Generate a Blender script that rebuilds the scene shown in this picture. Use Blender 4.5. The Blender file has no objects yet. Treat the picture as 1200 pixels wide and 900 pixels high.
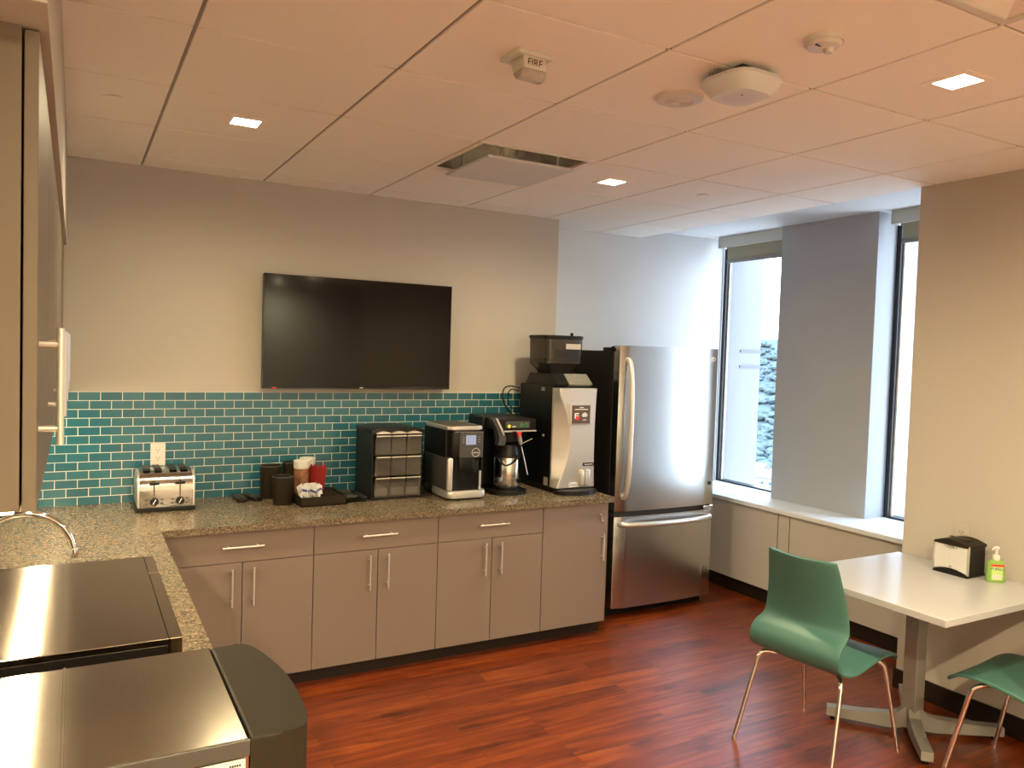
import bpy, bmesh, math, random
from mathutils import Vector, Matrix, noise
random.seed(7)
S = bpy.context.scene
COL = S.collection
PI = math.pi

# ------------------------------------------------------------------ materials
def new_mat(name):
    m = bpy.data.materials.new(name); m.use_nodes = True
    n = m.node_tree.nodes; l = m.node_tree.links
    return m, n, l, n['Principled BSDF']

def mat(name, col, rough=.5, metal=0., var=.0, vscale=8., bump=0., bscale=200., emit=None, estr=0., coat=0., spec=.5,
        trans=0., alpha=1., ior=1.45, stretch=(1, 1, 1), aniso=0.):
    m, n, l, b = new_mat(name)
    b.inputs['Base Color'].default_value = (*col, 1)
    b.inputs['Roughness'].default_value = rough
    b.inputs['Metallic'].default_value = metal
    b.inputs['Coat Weight'].default_value = coat
    b.inputs['Specular IOR Level'].default_value = spec
    b.inputs['Transmission Weight'].default_value = trans
    b.inputs['IOR'].default_value = ior
    b.inputs['Alpha'].default_value = alpha
    b.inputs['Anisotropic'].default_value = aniso
    if emit:
        b.inputs['Emission Color'].default_value = (*emit, 1)
        b.inputs['Emission Strength'].default_value = estr
    tc = n.new('ShaderNodeTexCoord'); mp = n.new('ShaderNodeMapping')
    mp.inputs['Scale'].default_value = stretch
    l.new(tc.outputs['Object'], mp.inputs[0])
    nz = n.new('ShaderNodeTexNoise'); nz.inputs['Scale'].default_value = vscale; nz.inputs['Detail'].default_value = 5
    l.new(mp.outputs[0], nz.inputs['Vector'])
    hs = n.new('ShaderNodeMixRGB'); hs.blend_type = 'MULTIPLY'; hs.inputs[0].default_value = 1
    rp = n.new('ShaderNodeValToRGB')
    rp.color_ramp.elements[0].color = (1 - var,) * 3 + (1,)
    rp.color_ramp.elements[1].color = (1 + var,) * 3 + (1,)
    l.new(nz.outputs['Fac'], rp.inputs[0]); l.new(rp.outputs[0], hs.inputs[2])
    hs.inputs[1].default_value = (*col, 1)
    l.new(hs.outputs[0], b.inputs['Base Color'])
    if bump:
        n2 = n.new('ShaderNodeTexNoise'); n2.inputs['Scale'].default_value = bscale; n2.inputs['Detail'].default_value = 3
        l.new(mp.outputs[0], n2.inputs['Vector'])
        bp = n.new('ShaderNodeBump'); bp.inputs['Strength'].default_value = bump; bp.inputs['Distance'].default_value = .002
        l.new(n2.outputs['Fac'], bp.inputs['Height']); l.new(bp.outputs[0], b.inputs['Normal'])
    return m

def wood_floor():
    m, n, l, b = new_mat('floor_planks')
    tc = n.new('ShaderNodeTexCoord')
    br = n.new('ShaderNodeTexBrick'); br.offset = .37; br.offset_frequency = 3
    br.inputs['Color1'].default_value = (0, 0, 0, 1); br.inputs['Color2'].default_value = (1, 1, 1, 1)
    br.inputs['Mortar'].default_value = (.5, .5, .5, 1)
    br.inputs['Scale'].default_value = 1; br.inputs['Mortar Size'].default_value = .0012; br.inputs['Mortar Smooth'].default_value = .1
    br.inputs['Brick Width'].default_value = .92; br.inputs['Row Height'].default_value = .102
    l.new(tc.outputs['Object'], br.inputs['Vector'])
    # grain, shifted per plank
    cmb = n.new('ShaderNodeCombineXYZ'); mul = n.new('ShaderNodeMath'); mul.operation = 'MULTIPLY'; mul.inputs[1].default_value = 17
    l.new(br.outputs['Color'], mul.inputs[0]); l.new(mul.outputs[0], cmb.inputs[0]); l.new(mul.outputs[0], cmb.inputs[1])
    add = n.new('ShaderNodeVectorMath'); add.operation = 'ADD'
    l.new(tc.outputs['Object'], add.inputs[0]); l.new(cmb.outputs[0], add.inputs[1])
    mp = n.new('ShaderNodeMapping'); mp.inputs['Scale'].default_value = (1.6, 22, 1); l.new(add.outputs[0], mp.inputs[0])
    nz = n.new('ShaderNodeTexNoise'); nz.inputs['Scale'].default_value = 1.6; nz.inputs['Detail'].default_value = 7; nz.inputs['Distortion'].default_value = .35
    l.new(mp.outputs[0], nz.inputs['Vector'])
    mp2 = n.new('ShaderNodeMapping'); mp2.inputs['Scale'].default_value = (4, 11, 1); l.new(add.outputs[0], mp2.inputs[0])
    kn = n.new('ShaderNodeTexNoise'); kn.inputs['Scale'].default_value = 1.1; kn.inputs['Detail'].default_value = 3
    l.new(mp2.outputs[0], kn.inputs['Vector'])
    r = n.new('ShaderNodeValToRGB'); e = r.color_ramp.elements
    e[0].position = .22; e[0].color = (.058, .0095, .0030, 1); e[1].position = .76; e[1].color = (.26, .058, .008, 1)
    x = e.new(.5); x.color = (.145, .0230, .0042, 1)
    mixf = n.new('ShaderNodeMath'); mixf.operation = 'MULTIPLY_ADD'; mixf.inputs[1].default_value = .22; 
    l.new(br.outputs['Color'], mixf.inputs[0]); 
    sub = n.new('ShaderNodeMath'); sub.operation = 'SUBTRACT'; sub.inputs[1].default_value = .11
    l.new(nz.outputs['Fac'], sub.inputs[0]); l.new(sub.outputs[0], mixf.inputs[2]); l.new(mixf.outputs[0], r.inputs[0])
    kr = n.new('ShaderNodeValToRGB'); kr.color_ramp.elements[0].position = .56; kr.color_ramp.elements[1].position = .72
    kr.color_ramp.elements[0].color = (1, 1, 1, 1); kr.color_ramp.elements[1].color = (.35, .28, .26, 1)
    l.new(kn.outputs['Fac'], kr.inputs[0])
    mx = n.new('ShaderNodeMixRGB'); mx.blend_type = 'MULTIPLY'; mx.inputs[0].default_value = .9
    l.new(r.outputs[0], mx.inputs[1]); l.new(kr.outputs[0], mx.inputs[2])
    mm = n.new('ShaderNodeMixRGB'); mm.inputs[2].default_value = (.05, .014, .008, 1)
    l.new(br.outputs['Fac'], mm.inputs[0]); l.new(mx.outputs[0], mm.inputs[1])
    l.new(mm.outputs[0], b.inputs['Base Color'])
    b.inputs['Roughness'].default_value = .33; b.inputs['Specular IOR Level'].default_value = .5
    bp = n.new('ShaderNodeBump'); bp.inputs['Strength'].default_value = .12; bp.inputs['Distance'].default_value = .004
    l.new(nz.outputs['Fac'], bp.inputs['Height']); l.new(bp.outputs[0], b.inputs['Normal'])
    return m

def tile_mat():
    m, n, l, b = new_mat('teal_glass_tile')
    tc = n.new('ShaderNodeTexCoord'); sp = n.new('ShaderNodeSeparateXYZ'); cb = n.new('ShaderNodeCombineXYZ')
    l.new(tc.outputs['Object'], sp.inputs[0]); l.new(sp.outputs[0], cb.inputs[0]); l.new(sp.outputs[2], cb.inputs[1])
    mp = n.new('ShaderNodeMapping'); mp.inputs['Location'].default_value = (.03, -.0272, 0); l.new(cb.outputs[0], mp.inputs[0])
    br = n.new('ShaderNodeTexBrick'); br.offset = .5
    br.inputs['Color1'].default_value = (.014, .092, .132, 1); br.inputs['Color2'].default_value = (.022, .122, .160, 1)
    br.inputs['Mortar'].default_value = (.62, .62, .55, 1)
    br.inputs['Scale'].default_value = 1; br.inputs['Mortar Size'].default_value = .0017; br.inputs['Mortar Smooth'].default_value = .1
    br.inputs['Brick Width'].default_value = .1; br.inputs['Row Height'].default_value = .0444
    l.new(mp.outputs[0], br.inputs['Vector']); l.new(br.outputs['Color'], b.inputs['Base Color'])
    rr = n.new('ShaderNodeMapRange'); rr.inputs['To Min'].default_value = .12; rr.inputs['To Max'].default_value = .7
    l.new(br.outputs['Fac'], rr.inputs[0]); l.new(rr.outputs[0], b.inputs['Roughness'])
    bp = n.new('ShaderNodeBump'); bp.invert = True; bp.inputs['Strength'].default_value = .5; bp.inputs['Distance'].default_value = .002
    l.new(br.outputs['Fac'], bp.inputs['Height']); l.new(bp.outputs[0], b.inputs['Normal'])
    return m

def granite_mat():
    m, n, l, b = new_mat('speckled_quartz')
    tc = n.new('ShaderNodeTexCoord')
    v = n.new('ShaderNodeTexVoronoi'); v.inputs['Scale'].default_value = 170; l.new(tc.outputs['Object'], v.inputs['Vector'])
    nz = n.new('ShaderNodeTexNoise'); nz.inputs['Scale'].default_value = 85; nz.inputs['Detail'].default_value = 4
    l.new(tc.outputs['Object'], nz.inputs['Vector'])
    mx = n.new('ShaderNodeMixRGB'); mx.inputs[0].default_value = .55
    l.new(v.outputs['Color'], mx.inputs[1]); l.new(nz.outputs['Fac'], mx.inputs[2])
    r = n.new('ShaderNodeValToRGB'); e = r.color_ramp.elements
    e[0].position = .28; e[0].color = (.034, .024, .014, 1); e[1].position = .76; e[1].color = (.29, .235, .16, 1)
    e.new(.42).color = (.115, .087, .058, 1); e.new(.58).color = (.165, .127, .085, 1)
    l.new(mx.outputs[0], r.inputs[0]); l.new(r.outputs[0], b.inputs['Base Color'])
    b.inputs['Roughness'].default_value = .24; b.inputs['Specular IOR Level'].default_value = .32
    return m

def steel_mat(name, col=(.62, .60, .57), rough=.24, axis=0, var=.05):
    m, n, l, b = new_mat(name)
    b.inputs['Metallic'].default_value = 1
    tc = n.new('ShaderNodeTexCoord'); mp = n.new('ShaderNodeMapping')
    sc = [260, 260, 260]; sc[axis] = 2; mp.inputs['Scale'].default_value = sc
    l.new(tc.outputs['Object'], mp.inputs[0])
    nz = n.new('ShaderNodeTexNoise'); nz.inputs['Scale'].default_value = 1; nz.inputs['Detail'].default_value = 2
    l.new(mp.outputs[0], nz.inputs['Vector'])
    r = n.new('ShaderNodeMapRange'); r.inputs['To Min'].default_value = rough - .015; r.inputs['To Max'].default_value = rough + .02
    l.new(nz.outputs['Fac'], r.inputs[0]); l.new(r.outputs[0], b.inputs['Roughness'])
    rp = n.new('ShaderNodeValToRGB')
    rp.color_ramp.elements[0].color = tuple(c * (1 - var) for c in col) + (1,); rp.color_ramp.elements[1].color = tuple(c * (1 + var) for c in col) + (1,)
    l.new(nz.outputs['Fac'], rp.inputs[0]); l.new(rp.outputs[0], b.inputs['Base Color'])
    return m

def pane_mat(name, tint=(1, 1, 1), haze=0.):
    m = bpy.data.materials.new(name); m.use_nodes = True
    n = m.node_tree.nodes; l = m.node_tree.links; n.clear()
    o = n.new('ShaderNodeOutputMaterial'); mx = n.new('ShaderNodeMixShader'); t = n.new('ShaderNodeBsdfTransparent'); g = n.new('ShaderNodeBsdfGlossy')
    t.inputs[0].default_value = (*tint, 1); g.inputs['Roughness'].default_value = .02
    f = n.new('ShaderNodeFresnel'); f.inputs[0].default_value = 1.45
    ge = n.new('ShaderNodeNewGeometry'); inv = n.new('ShaderNodeMath'); inv.operation = 'SUBTRACT'; inv.inputs[0].default_value = 1
    l.new(ge.outputs['Backfacing'], inv.inputs[1]); mu = n.new('ShaderNodeMath'); mu.operation = 'MULTIPLY'
    l.new(f.outputs[0], mu.inputs[0]); l.new(inv.outputs[0], mu.inputs[1])      # only the outer skin mirrors
    l.new(mu.outputs[0], mx.inputs[0]); l.new(t.outputs[0], mx.inputs[1]); l.new(g.outputs[0], mx.inputs[2])
    if haze:
        d = n.new('ShaderNodeBsdfDiffuse'); d.inputs[0].default_value = (.6, .57, .53, 1)
        m2 = n.new('ShaderNodeMixShader'); m2.inputs[0].default_value = haze
        l.new(mx.outputs[0], m2.inputs[1]); l.new(d.outputs[0], m2.inputs[2]); l.new(m2.outputs[0], o.inputs[0])
    else: l.new(mx.outputs[0], o.inputs[0])
    return m

def emit_mat(name, col, strength):
    m = bpy.data.materials.new(name); m.use_nodes = True
    n = m.node_tree.nodes; l = m.node_tree.links; n.clear()
    o = n.new('ShaderNodeOutputMaterial'); e = n.new('ShaderNodeEmission'); e.inputs[0].default_value = (*col, 1); e.inputs[1].default_value = strength
    l.new(e.outputs[0], o.inputs[0]); return m

WARM = (1.0, .83, .49)
M = {}
M['wall'] = mat('wall_paint', (.44, .40, .352), .75, var=.015, vscale=3, bump=.06, bscale=350)
M['ceil'] = mat('ceiling_tile', (.92, .885, .83), .85, var=.015, vscale=30, bump=.12, bscale=500)
M['tee'] = mat('ceiling_tee', (.30, .26, .23), .5)
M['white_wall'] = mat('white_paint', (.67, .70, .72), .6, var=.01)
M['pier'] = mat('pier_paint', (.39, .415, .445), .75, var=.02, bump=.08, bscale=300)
M['floor'] = wood_floor()
M['tile'] = tile_mat()
M['granite'] = granite_mat()
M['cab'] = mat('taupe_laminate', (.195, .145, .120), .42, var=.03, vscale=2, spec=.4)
M['cab_dimmed'] = mat('taupe_laminate_dimmed', (.150, .115, .085), .42, var=.03, vscale=2, spec=.4)  # same laminate as the base units, darkened to offset the strong rear downlights
M['panel'] = mat('panel_paint', (.46, .42, .38), .5, var=.02)
M['cab_edge'] = mat('cabinet_carcass', (.20, .17, .15), .6)
M['dark_gap'] = mat('dark_reveal', (.02, .016, .014), .7)
M['kick'] = mat('dark_toe_kick', (.016, .009, .007), .5, var=.05, spec=.3)
M['steel'] = steel_mat('brushed_steel', axis=2)
M['steel_y'] = steel_mat('brushed_steel_long', (.52, .47, .40), .13, axis=1, var=.03)
M['steel_dark'] = steel_mat('dark_brushed_steel', (.32, .27, .22), .13, axis=1, var=.03)
M['fridge'] = mat('fridge_steel', (.60, .61, .62), .235, 1., var=.006, vscale=3)
M['chrome_body'] = steel_mat('toaster_steel', (.42, .39, .36), .15, axis=0, var=.03)
M['steel_pot'] = steel_mat('airpot_steel', (.62, .60, .57), .16, axis=2, var=.03)
M['gunmetal'] = mat('gunmetal', (.10, .095, .09), .38, .6)
M['handle'] = mat('satin_nickel', (.66, .63, .58), .36, .72)
M['chrome'] = mat('chrome', (.80, .79, .78), .07, 1.)
M['post'] = mat('satin_post', (.30, .285, .265), .42, .55, var=.02)
M['silver'] = mat('silver_plastic', (.62, .60, .58), .32, .7, var=.02)
M['black'] = mat('black_plastic', (.006, .005, .005), .35, var=.1, spec=.32)
M['fridge_side'] = mat('fridge_side', (.009, .007, .007), .45, var=.1, spec=.25, bump=.1, bscale=900)
M['black_gloss'] = mat('black_gloss', (.008, .007, .007), .08)
M['black_soft'] = mat('black_textured', (.019, .014, .008), .55, var=.1, bump=.1, bscale=900, spec=.16)
M['dark_grey'] = mat('dark_grey_plastic', (.05, .048, .046), .4)
M['grey_white'] = mat('pale_grey_plastic', (.62, .60, .60), .5)
M['grey'] = mat('grey_plastic', (.25, .24, .23), .4)
M['screen'] = mat('screen_glass', (.004, .003, .003), .08, spec=.32)
M['white'] = mat('white_plastic', (.64, .62, .58), .4)
M['white_paper'] = mat('white_paper', (.56, .55, .54), .7, var=.03, vscale=60)
M['laminate'] = mat('white_laminate', (.43, .43, .46), .22, var=.01)
M['smoke'] = pane_mat('smoked_clear', (.26, .215, .185), .03)
M['clear'] = pane_mat('clear_drawer', (.78, .75, .72), .07)
M['glass'] = pane_mat('window_glass', (.97, .985, 1))
M['chair'] = mat('seafoam_plastic', (.050, .135, .118), .40, var=.04, vscale=5, bump=.05, bscale=700)
M['frame'] = mat('dark_window_frame', (.012, .014, .020), .4)
M['green_gel'] = mat('green_gel', (.40, .66, .17), .12, trans=.45, ior=1.35)
M['red'] = mat('red_plastic', (.30, .012, .012), .4)
M['red_bright'] = mat('red_label', (.55, .04, .03), .5)
M['blue'] = mat('blue_label', (.02, .03, .22), .5)
M['orange'] = mat('coffee_label', (.20, .085, .038), .55, var=.98, vscale=42)
M['ink'] = mat('dark_ink', (.03, .03, .03), .6)
M['faint_ink'] = mat('faint_ink', (.48, .46, .44), .7)
M['white_ink'] = mat('white_ink', (.85, .85, .85), .5)
M['diffuser'] = emit_mat('downlight_diffuser', (1.0, .86, .66), 22)
M['led'] = emit_mat('cabinet_led', (1.0, .78, .46), 85)
M['troffer'] = mat('troffer_lens', (.80, .76, .72), .35)
M['lcd'] = mat('lcd_screen', (.15, .17, .25), .2, emit=(.42, .47, .75), estr=.35)
M['amber'] = mat('amber_lamp', (.6, .3, .02), .3, emit=(1., .55, .05), estr=.8)
M['green_led'] = mat('green_lamp', (.02, .25, .06), .3, emit=(.05, .5, .12), estr=.15)
M['red_led'] = mat('red_lamp', (.6, .02, .02), .3, emit=(1., .05, .04), estr=1.2)
def cloth_mat(name, col, f):
    m = bpy.data.materials.new(name); m.use_nodes = True
    n = m.node_tree.nodes; l = m.node_tree.links; n.clear()
    o = n.new('ShaderNodeOutputMaterial'); mx = n.new('ShaderNodeMixShader'); d = n.new('ShaderNodeBsdfDiffuse'); t = n.new('ShaderNodeBsdfTranslucent')
    d.inputs[0].default_value = (*col, 1); t.inputs[0].default_value = (*col, 1); mx.inputs[0].default_value = f
    l.new(d.outputs[0], mx.inputs[1]); l.new(t.outputs[0], mx.inputs[2]); l.new(mx.outputs[0], o.inputs[0]); return m
M['shade'] = cloth_mat('shade_fabric', (.46, .44, .34), .22)
M['shade_box'] = mat('shade_fascia', (.52, .54, .49), .5)
M['concrete'] = mat('pale_concrete', (.17, .175, .18), .8, var=.03)
M['strobe_lens'] = mat('strobe_lens', (.85, .80, .75), .12, trans=.6, var=.3, vscale=90)
M['speckle'] = mat('speckled_grey', (.16, .15, .13), .35, var=.9, vscale=160)

# ------------------------------------------------------------------ geometry helpers
def link(o, parent=None):
    COL.objects.link(o)
    if parent is not None: o.parent = parent
    return o

def tag(o, label=None, cat=None, group=None, kind=None):
    if label: o['label'] = label
    if cat: o['category'] = cat
    if group: o['group'] = group
    if kind: o['kind'] = kind
    return o

def thing(name, label, cat, loc=(0, 0, 0), rz=0., group=None):
    o = bpy.data.objects.new(name, None); o.empty_display_size = .05
    o.location = loc; o.rotation_euler = (0, 0, rz)
    COL.objects.link(o); return tag(o, label, cat, group)

def struct_root(name, loc=(0, 0, 0)):
    o = bpy.data.objects.new(name, None); o.location = loc; COL.objects.link(o); o['kind'] = 'structure'; return o

def obj(name, bm, m, parent=None, smooth=False, angle=35):
    bmesh.ops.recalc_face_normals(bm, faces=bm.faces)
    me = bpy.data.meshes.new(name); bm.to_mesh(me); bm.free()
    me.materials.append(M[m] if isinstance(m, str) else m)
    if smooth:
        for p in me.polygons: p.use_smooth = True
        try: me.set_sharp_from_angle(angle=math.radians(angle))
        except Exception: pass
    return link(bpy.data.objects.new(name, me), parent)

def struct(name, bm, m, smooth=False):
    o = obj(name, bm, m, None, smooth); o['kind'] = 'structure'; return o

def box(bm, x0, x1, y0, y1, z0, z1, bev=0., seg=2):
    vs = [bm.verts.new((x, y, z)) for x in (x0, x1) for y in (y0, y1) for z in (z0, z1)]
    idx = [(0, 1, 3, 2), (4, 6, 7, 5), (0, 4, 5, 1), (2, 3, 7, 6), (0, 2, 6, 4), (1, 5, 7, 3)]
    fs = [bm.faces.new([vs[i] for i in f]) for f in idx]
    if bev:
        es = list({e for f in fs for e in f.edges})
        bmesh.ops.bevel(bm, geom=es, offset=bev, segments=seg, profile=.5, affect='EDGES', clamp_overlap=True)
    return bm

def B(x0, x1, y0, y1, z0, z1, bev=0., seg=2):
    return box(bmesh.new(), x0, x1, y0, y1, z0, z1, bev, seg)

def prism(bm, pts, axis, a, b, bev=0., seg=2):
    """pts: 2D outline, extruded along axis from a to b. axis x:(y,z) y:(x,z) z:(x,y)"""
    def P(p, t):
        return {'x': (t, p[0], p[1]), 'y': (p[0], t, p[1]), 'z': (p[0], p[1], t)}[axis]
    A = [bm.verts.new(P(p, a)) for p in pts]; C = [bm.verts.new(P(p, b)) for p in pts]
    n = len(pts)
    fs = [bm.faces.new(A), bm.faces.new(C[::-1])]
    for i in range(n): fs.append(bm.faces.new((A[i], A[(i + 1) % n], C[(i + 1) % n], C[i])))
    if bev:
        es = list(set(fs[0].edges) | set(fs[1].edges))
        bmesh.ops.bevel(bm, geom=es, offset=bev, segments=seg, profile=.5, affect='EDGES', clamp_overlap=True)
    return bm

def cyl(bm, c, r, z0, z1, n=32, r2=None, bev=0.):
    r2 = r if r2 is None else r2
    A = [bm.verts.new((c[0] + r * math.cos(2 * PI * i / n), c[1] + r * math.sin(2 * PI * i / n), z0)) for i in range(n)]
    C = [bm.verts.new((c[0] + r2 * math.cos(2 * PI * i / n), c[1] + r2 * math.sin(2 * PI * i / n), z1)) for i in range(n)]
    fs = [bm.faces.new(A[::-1]), bm.faces.new(C)]
    for i in range(n): bm.faces.new((A[i], A[(i + 1) % n], C[(i + 1) % n], C[i]))
    if bev:
        es = list(set(fs[0].edges) | set(fs[1].edges))
        bmesh.ops.bevel(bm, geom=es, offset=bev, segments=2, profile=.5, affect='EDGES', clamp_overlap=True)
    return bm

def lathe(bm, c, prof, n=32):
    """prof: list of (r,z); r=0 ends close"""
    rings = []
    for r, z in prof:
        if r < 1e-6: rings.append([bm.verts.new((c[0], c[1], z))])
        else: rings.append([bm.verts.new((c[0] + r * math.cos(2 * PI * i / n), c[1] + r * math.sin(2 * PI * i / n), z)) for i in range(n)])
    for a, b in zip(rings, rings[1:]):
        for i in range(n):
            j = (i + 1) % n
            if len(a) == 1 and len(b) == 1: continue
            if len(a) == 1: bm.faces.new((a[0], b[j], b[i]))
            elif len(b) == 1: bm.faces.new((a[i], a[j], b[0]))
            else: bm.faces.new((a[i], a[j], b[j], b[i]))
    return bm

def tube(bm, path, r, n=10, cap=True):
    pts = [Vector(p) for p in path]
    rs = r if isinstance(r, (list, tuple)) else [r] * len(pts)
    t0 = (pts[1] - pts[0]).normalized()
    up = Vector((0, 0, 1)) if abs(t0.z) < .9 else Vector((1, 0, 0))
    nrm = t0.cross(up).normalized(); rings = []
    for i, p in enumerate(pts):
        t = (pts[min(i + 1, len(pts) - 1)] - pts[max(i - 1, 0)]).normalized()
        nrm = (nrm - t * nrm.dot(t)).normalized(); bi = t.cross(nrm)
        rings.append([bm.verts.new(p + (nrm * math.cos(2 * PI * k / n) + bi * math.sin(2 * PI * k / n)) * rs[i]) for k in range(n)])
    for a, b in zip(rings, rings[1:]):
        for k in range(n): bm.faces.new((a[k], a[(k + 1) % n], b[(k + 1) % n], b[k]))
    if cap: bm.faces.new(rings[0][::-1]); bm.faces.new(rings[-1])
    return bm

def smooth_path(pts, k=6):
    pts = [Vector(p) for p in pts]; out = []
    P = [pts[0] * 2 - pts[1]] + pts + [pts[-1] * 2 - pts[-2]]
    for i in range(1, len(P) - 2):
        for j in range(k):
            t = j / k; a, b, c, d = P[i - 1], P[i], P[i + 1], P[i + 2]
            out.append(.5 * ((2 * b) + (c - a) * t + (2 * a - 5 * b + 4 * c - d) * t * t + (3 * b - a - 3 * c + d) * t ** 3))
    out.append(pts[-1]); return out

def rrect(w, h, r, n=5, cx=0, cy=0):
    o = []
    for sx, sy, a0 in ((1, -1, -PI / 2), (1, 1, 0), (-1, 1, PI / 2), (-1, -1, PI)):
        for i in range(n + 1):
            a = a0 + PI / 2 * i / n
            o.append((cx + sx * (w / 2 - r) + r * math.cos(a), cy + sy * (h / 2 - r) + r * math.sin(a)))
    return o

def text(name, s, size, loc, rot, m, parent=None, ext=.0004, align='CENTER'):
    c = bpy.data.curves.new(name, 'FONT'); c.body = s; c.size = size; c.extrude = ext; c.align_x = align; c.align_y = 'CENTER'; c.resolution_u = 2
    t = bpy.data.objects.new(name, c); COL.objects.link(t)
    bpy.context.view_layer.update()
    me = bpy.data.meshes.new_from_object(t.evaluated_get(bpy.context.evaluated_depsgraph_get()))
    bpy.data.objects.remove(t); bpy.data.curves.remove(c)
    me.materials.clear(); me.materials.append(M[m])
    o = bpy.data.objects.new(name, me); o.location = loc; o.rotation_euler = rot
    return link(o, parent)
FRONT = (PI / 2, 0, 0)          # reads from -y
WEST = (PI / 2, 0, -PI / 2)     # reads from -x

# ------------------------------------------------------------------ numbers of the room
XL, XR, YB, YN, YS = -.38, 3.734, 4.515, 4.80, -2.6
ZC, ZT, ZSOF, ZS = 2.569, .83, 2.63, .675
GX, GY, T = .2956, 1.8394, .6096
XW = 4.153          # low wall below the windows
XP = 4.43           # pier face
XG = 4.66           # glass

# ------------------------------------------------------------------ setting
struct('floor', B(XL - .1, 4.9, YS - .1, 4.95, -.1, 0), 'floor')
struct('wall_left', B(XL - .12, XL, YS - .1, 4.95, 0, 2.75), 'wall')
struct('wall_back', B(XL, 2.838, YB, 4.95, 0, 2.75), 'wall')
struct('wall_niche', B(2.838, 4.61, YN, 4.95, 0, 2.75), 'white_wall')
struct('wall_right', B(XR, 4.9, YS - .1, 2.52, 0, 2.75), 'wall')
struct('wall_behind', B(XL, XR, YS - .12, YS, 0, 2.75), 'white_wall')
struct('ceiling_soffit', B(XR + .02, 4.75, 2.52, YN, ZSOF, 2.75), 'white_wall')
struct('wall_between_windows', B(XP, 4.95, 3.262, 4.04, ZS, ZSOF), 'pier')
struct('wall_under_windows', B(XW, 4.75, 2.52, YN, .10, ZS - .03), 'panel')
bm = bmesh.new()
for y in (3.712, 3.614): box(bm, XW - .0015, XW + .002, y - .002, y + .002, .10, ZS - .03)
struct('trim_1', bm, 'dark_gap')                                    # panel joints of the low wall
struct('baseboard_window', B(XW + .02, 4.7, 2.52, YN, 0, .10), 'kick')
struct('baseboard_right', B(XR - .012, XR + .01, YS, 2.53, 0, .10, .002), 'kick')
struct('window_sill', B(XW - .02, 4.70, 2.52, YN, ZS - .03, ZS, .004), 'white_wall')

# ceiling: lay-in tiles with reveals in one surface, tee bars behind
bm = bmesh.new(); xs = [XL] + [GX + T * i for i in range(-1, 6)] + [XR + .02]
xs = sorted({x for x in xs if x >= XL})
ys = [YS] + [GY + T * j for j in range(-8, 5)] + [YN]
ys = sorted({y for y in ys if YS <= y <= YN})
g = .0058
for i in range(len(xs) - 1):
    for j in range(len(ys) - 1):
        x0, x1, y0, y1 = xs[i] + g, xs[i + 1] - g, ys[j] + g, ys[j + 1] - g
        cx, cy = (xs[i] + xs[i + 1]) / 2, (ys[j] + ys[j + 1]) / 2
        if abs(cx - 1.82) < .05 and abs(cy - 3.364) < .05: continue        # air diffuser
        if abs(cx - 1.82) < .05 and (abs(cy - .925) < .05): continue       # troffer
        if x1 - x0 < .02 or y1 - y0 < .02: continue
        if cx < 2.83 and x1 < 2.9: y1 = min(y1, YB - .001)
        box(bm, x0, x1, y0, y1, ZC, ZC + .014, .0015, 1)
struct('ceiling', bm, 'ceil')
bm = bmesh.new()
def hole_cells(x, y): return False
for i in range(len(xs)):
    box(bm, xs[i] - .011, xs[i] + .011, YS, YN if xs[i] > 2.85 else YB, ZC + .006, ZC + .03)
for j in range(len(ys)):
    if ys[j] < YB: box(bm, XL, XR + .02, ys[j] - .011, ys[j] + .011, ZC + .0065, ZC + .0305)
struct('trim_2', bm, 'tee')
struct('ceiling_slab', B(XL, XR + .02, YS, YN, ZC + .20, ZC + .24), 'ceil')

# soffit over the wall cabinets
struct('ceiling_bulkhead', B(XL, -.036, 1.29, YB, 2.133, ZC), 'wall')

# backsplash
struct('wall_back_tile', B(XL, 2.80, YB - .010, YB + .002, ZT - .01, 1.405), 'tile')

# windows
def window(name, y0, y1):
    r = struct_root(name)
    bm = bmesh.new(); f = .030
    for a, b in ((y0, y0 + f), (y1 - f, y1)): box(bm, XG - .045, XG + .004, a, b, ZS, ZSOF, .002)
    box(bm, XG - .05, XG + .03, y0 + f, y1 - f, ZS - .0, ZS + .012, .003); box(bm, XG - .05, XG + .03, y0 + f, y1 - f, ZSOF - .05, ZSOF, .003)
    obj('window_frame', bm, 'frame', r)
    obj('window_pane', B(XG - .004, XG + .004, y0 + f, y1 - f, ZS + .012, ZSOF - .05), 'glass', r)
    for a in (y0 + f, y1 - f - .012): obj('glazing_bead', B(XG - .02, XG - .006, a, a + .012, ZS + .012, ZSOF - .05), 'white', r)
    return r
window('window_1', 4.04, YN)
window('window_2', 2.52, 3.262)
struct('wall_window_head', B(4.75, 4.95, 2.52, YN, ZSOF - .03, 2.75), 'white_wall')

def shade(y0, y1, label):
    r = thing('roller_shade', label, 'window shade', (4.46, y0, 2.45), group='roller shades over the windows')
    w = y1 - y0
    obj('fascia', B(0, .012, 0, w, .095, .180, .002), 'shade_box', r)
    obj('end_bracket', B(.0, .09, w - .006, w, .095, .180), 'shade_box', r)
    obj('end_bracket', B(.0, .09, 0, .006, .095, .180), 'shade_box', r)
    obj('fabric', B(.075, .078, .02, w - .03, .0, .14), 'shade', r)
    obj('hem_bar', B(.066, .086, .02, w - .03, -.02, .012, .003), 'grey', r)
shade(4.045, 4.715, 'pale roller shade pulled up over the window beside the refrigerator')
shade(2.53, 3.20, 'pale roller shade pulled up over the narrow window beside the table wall')

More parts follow.
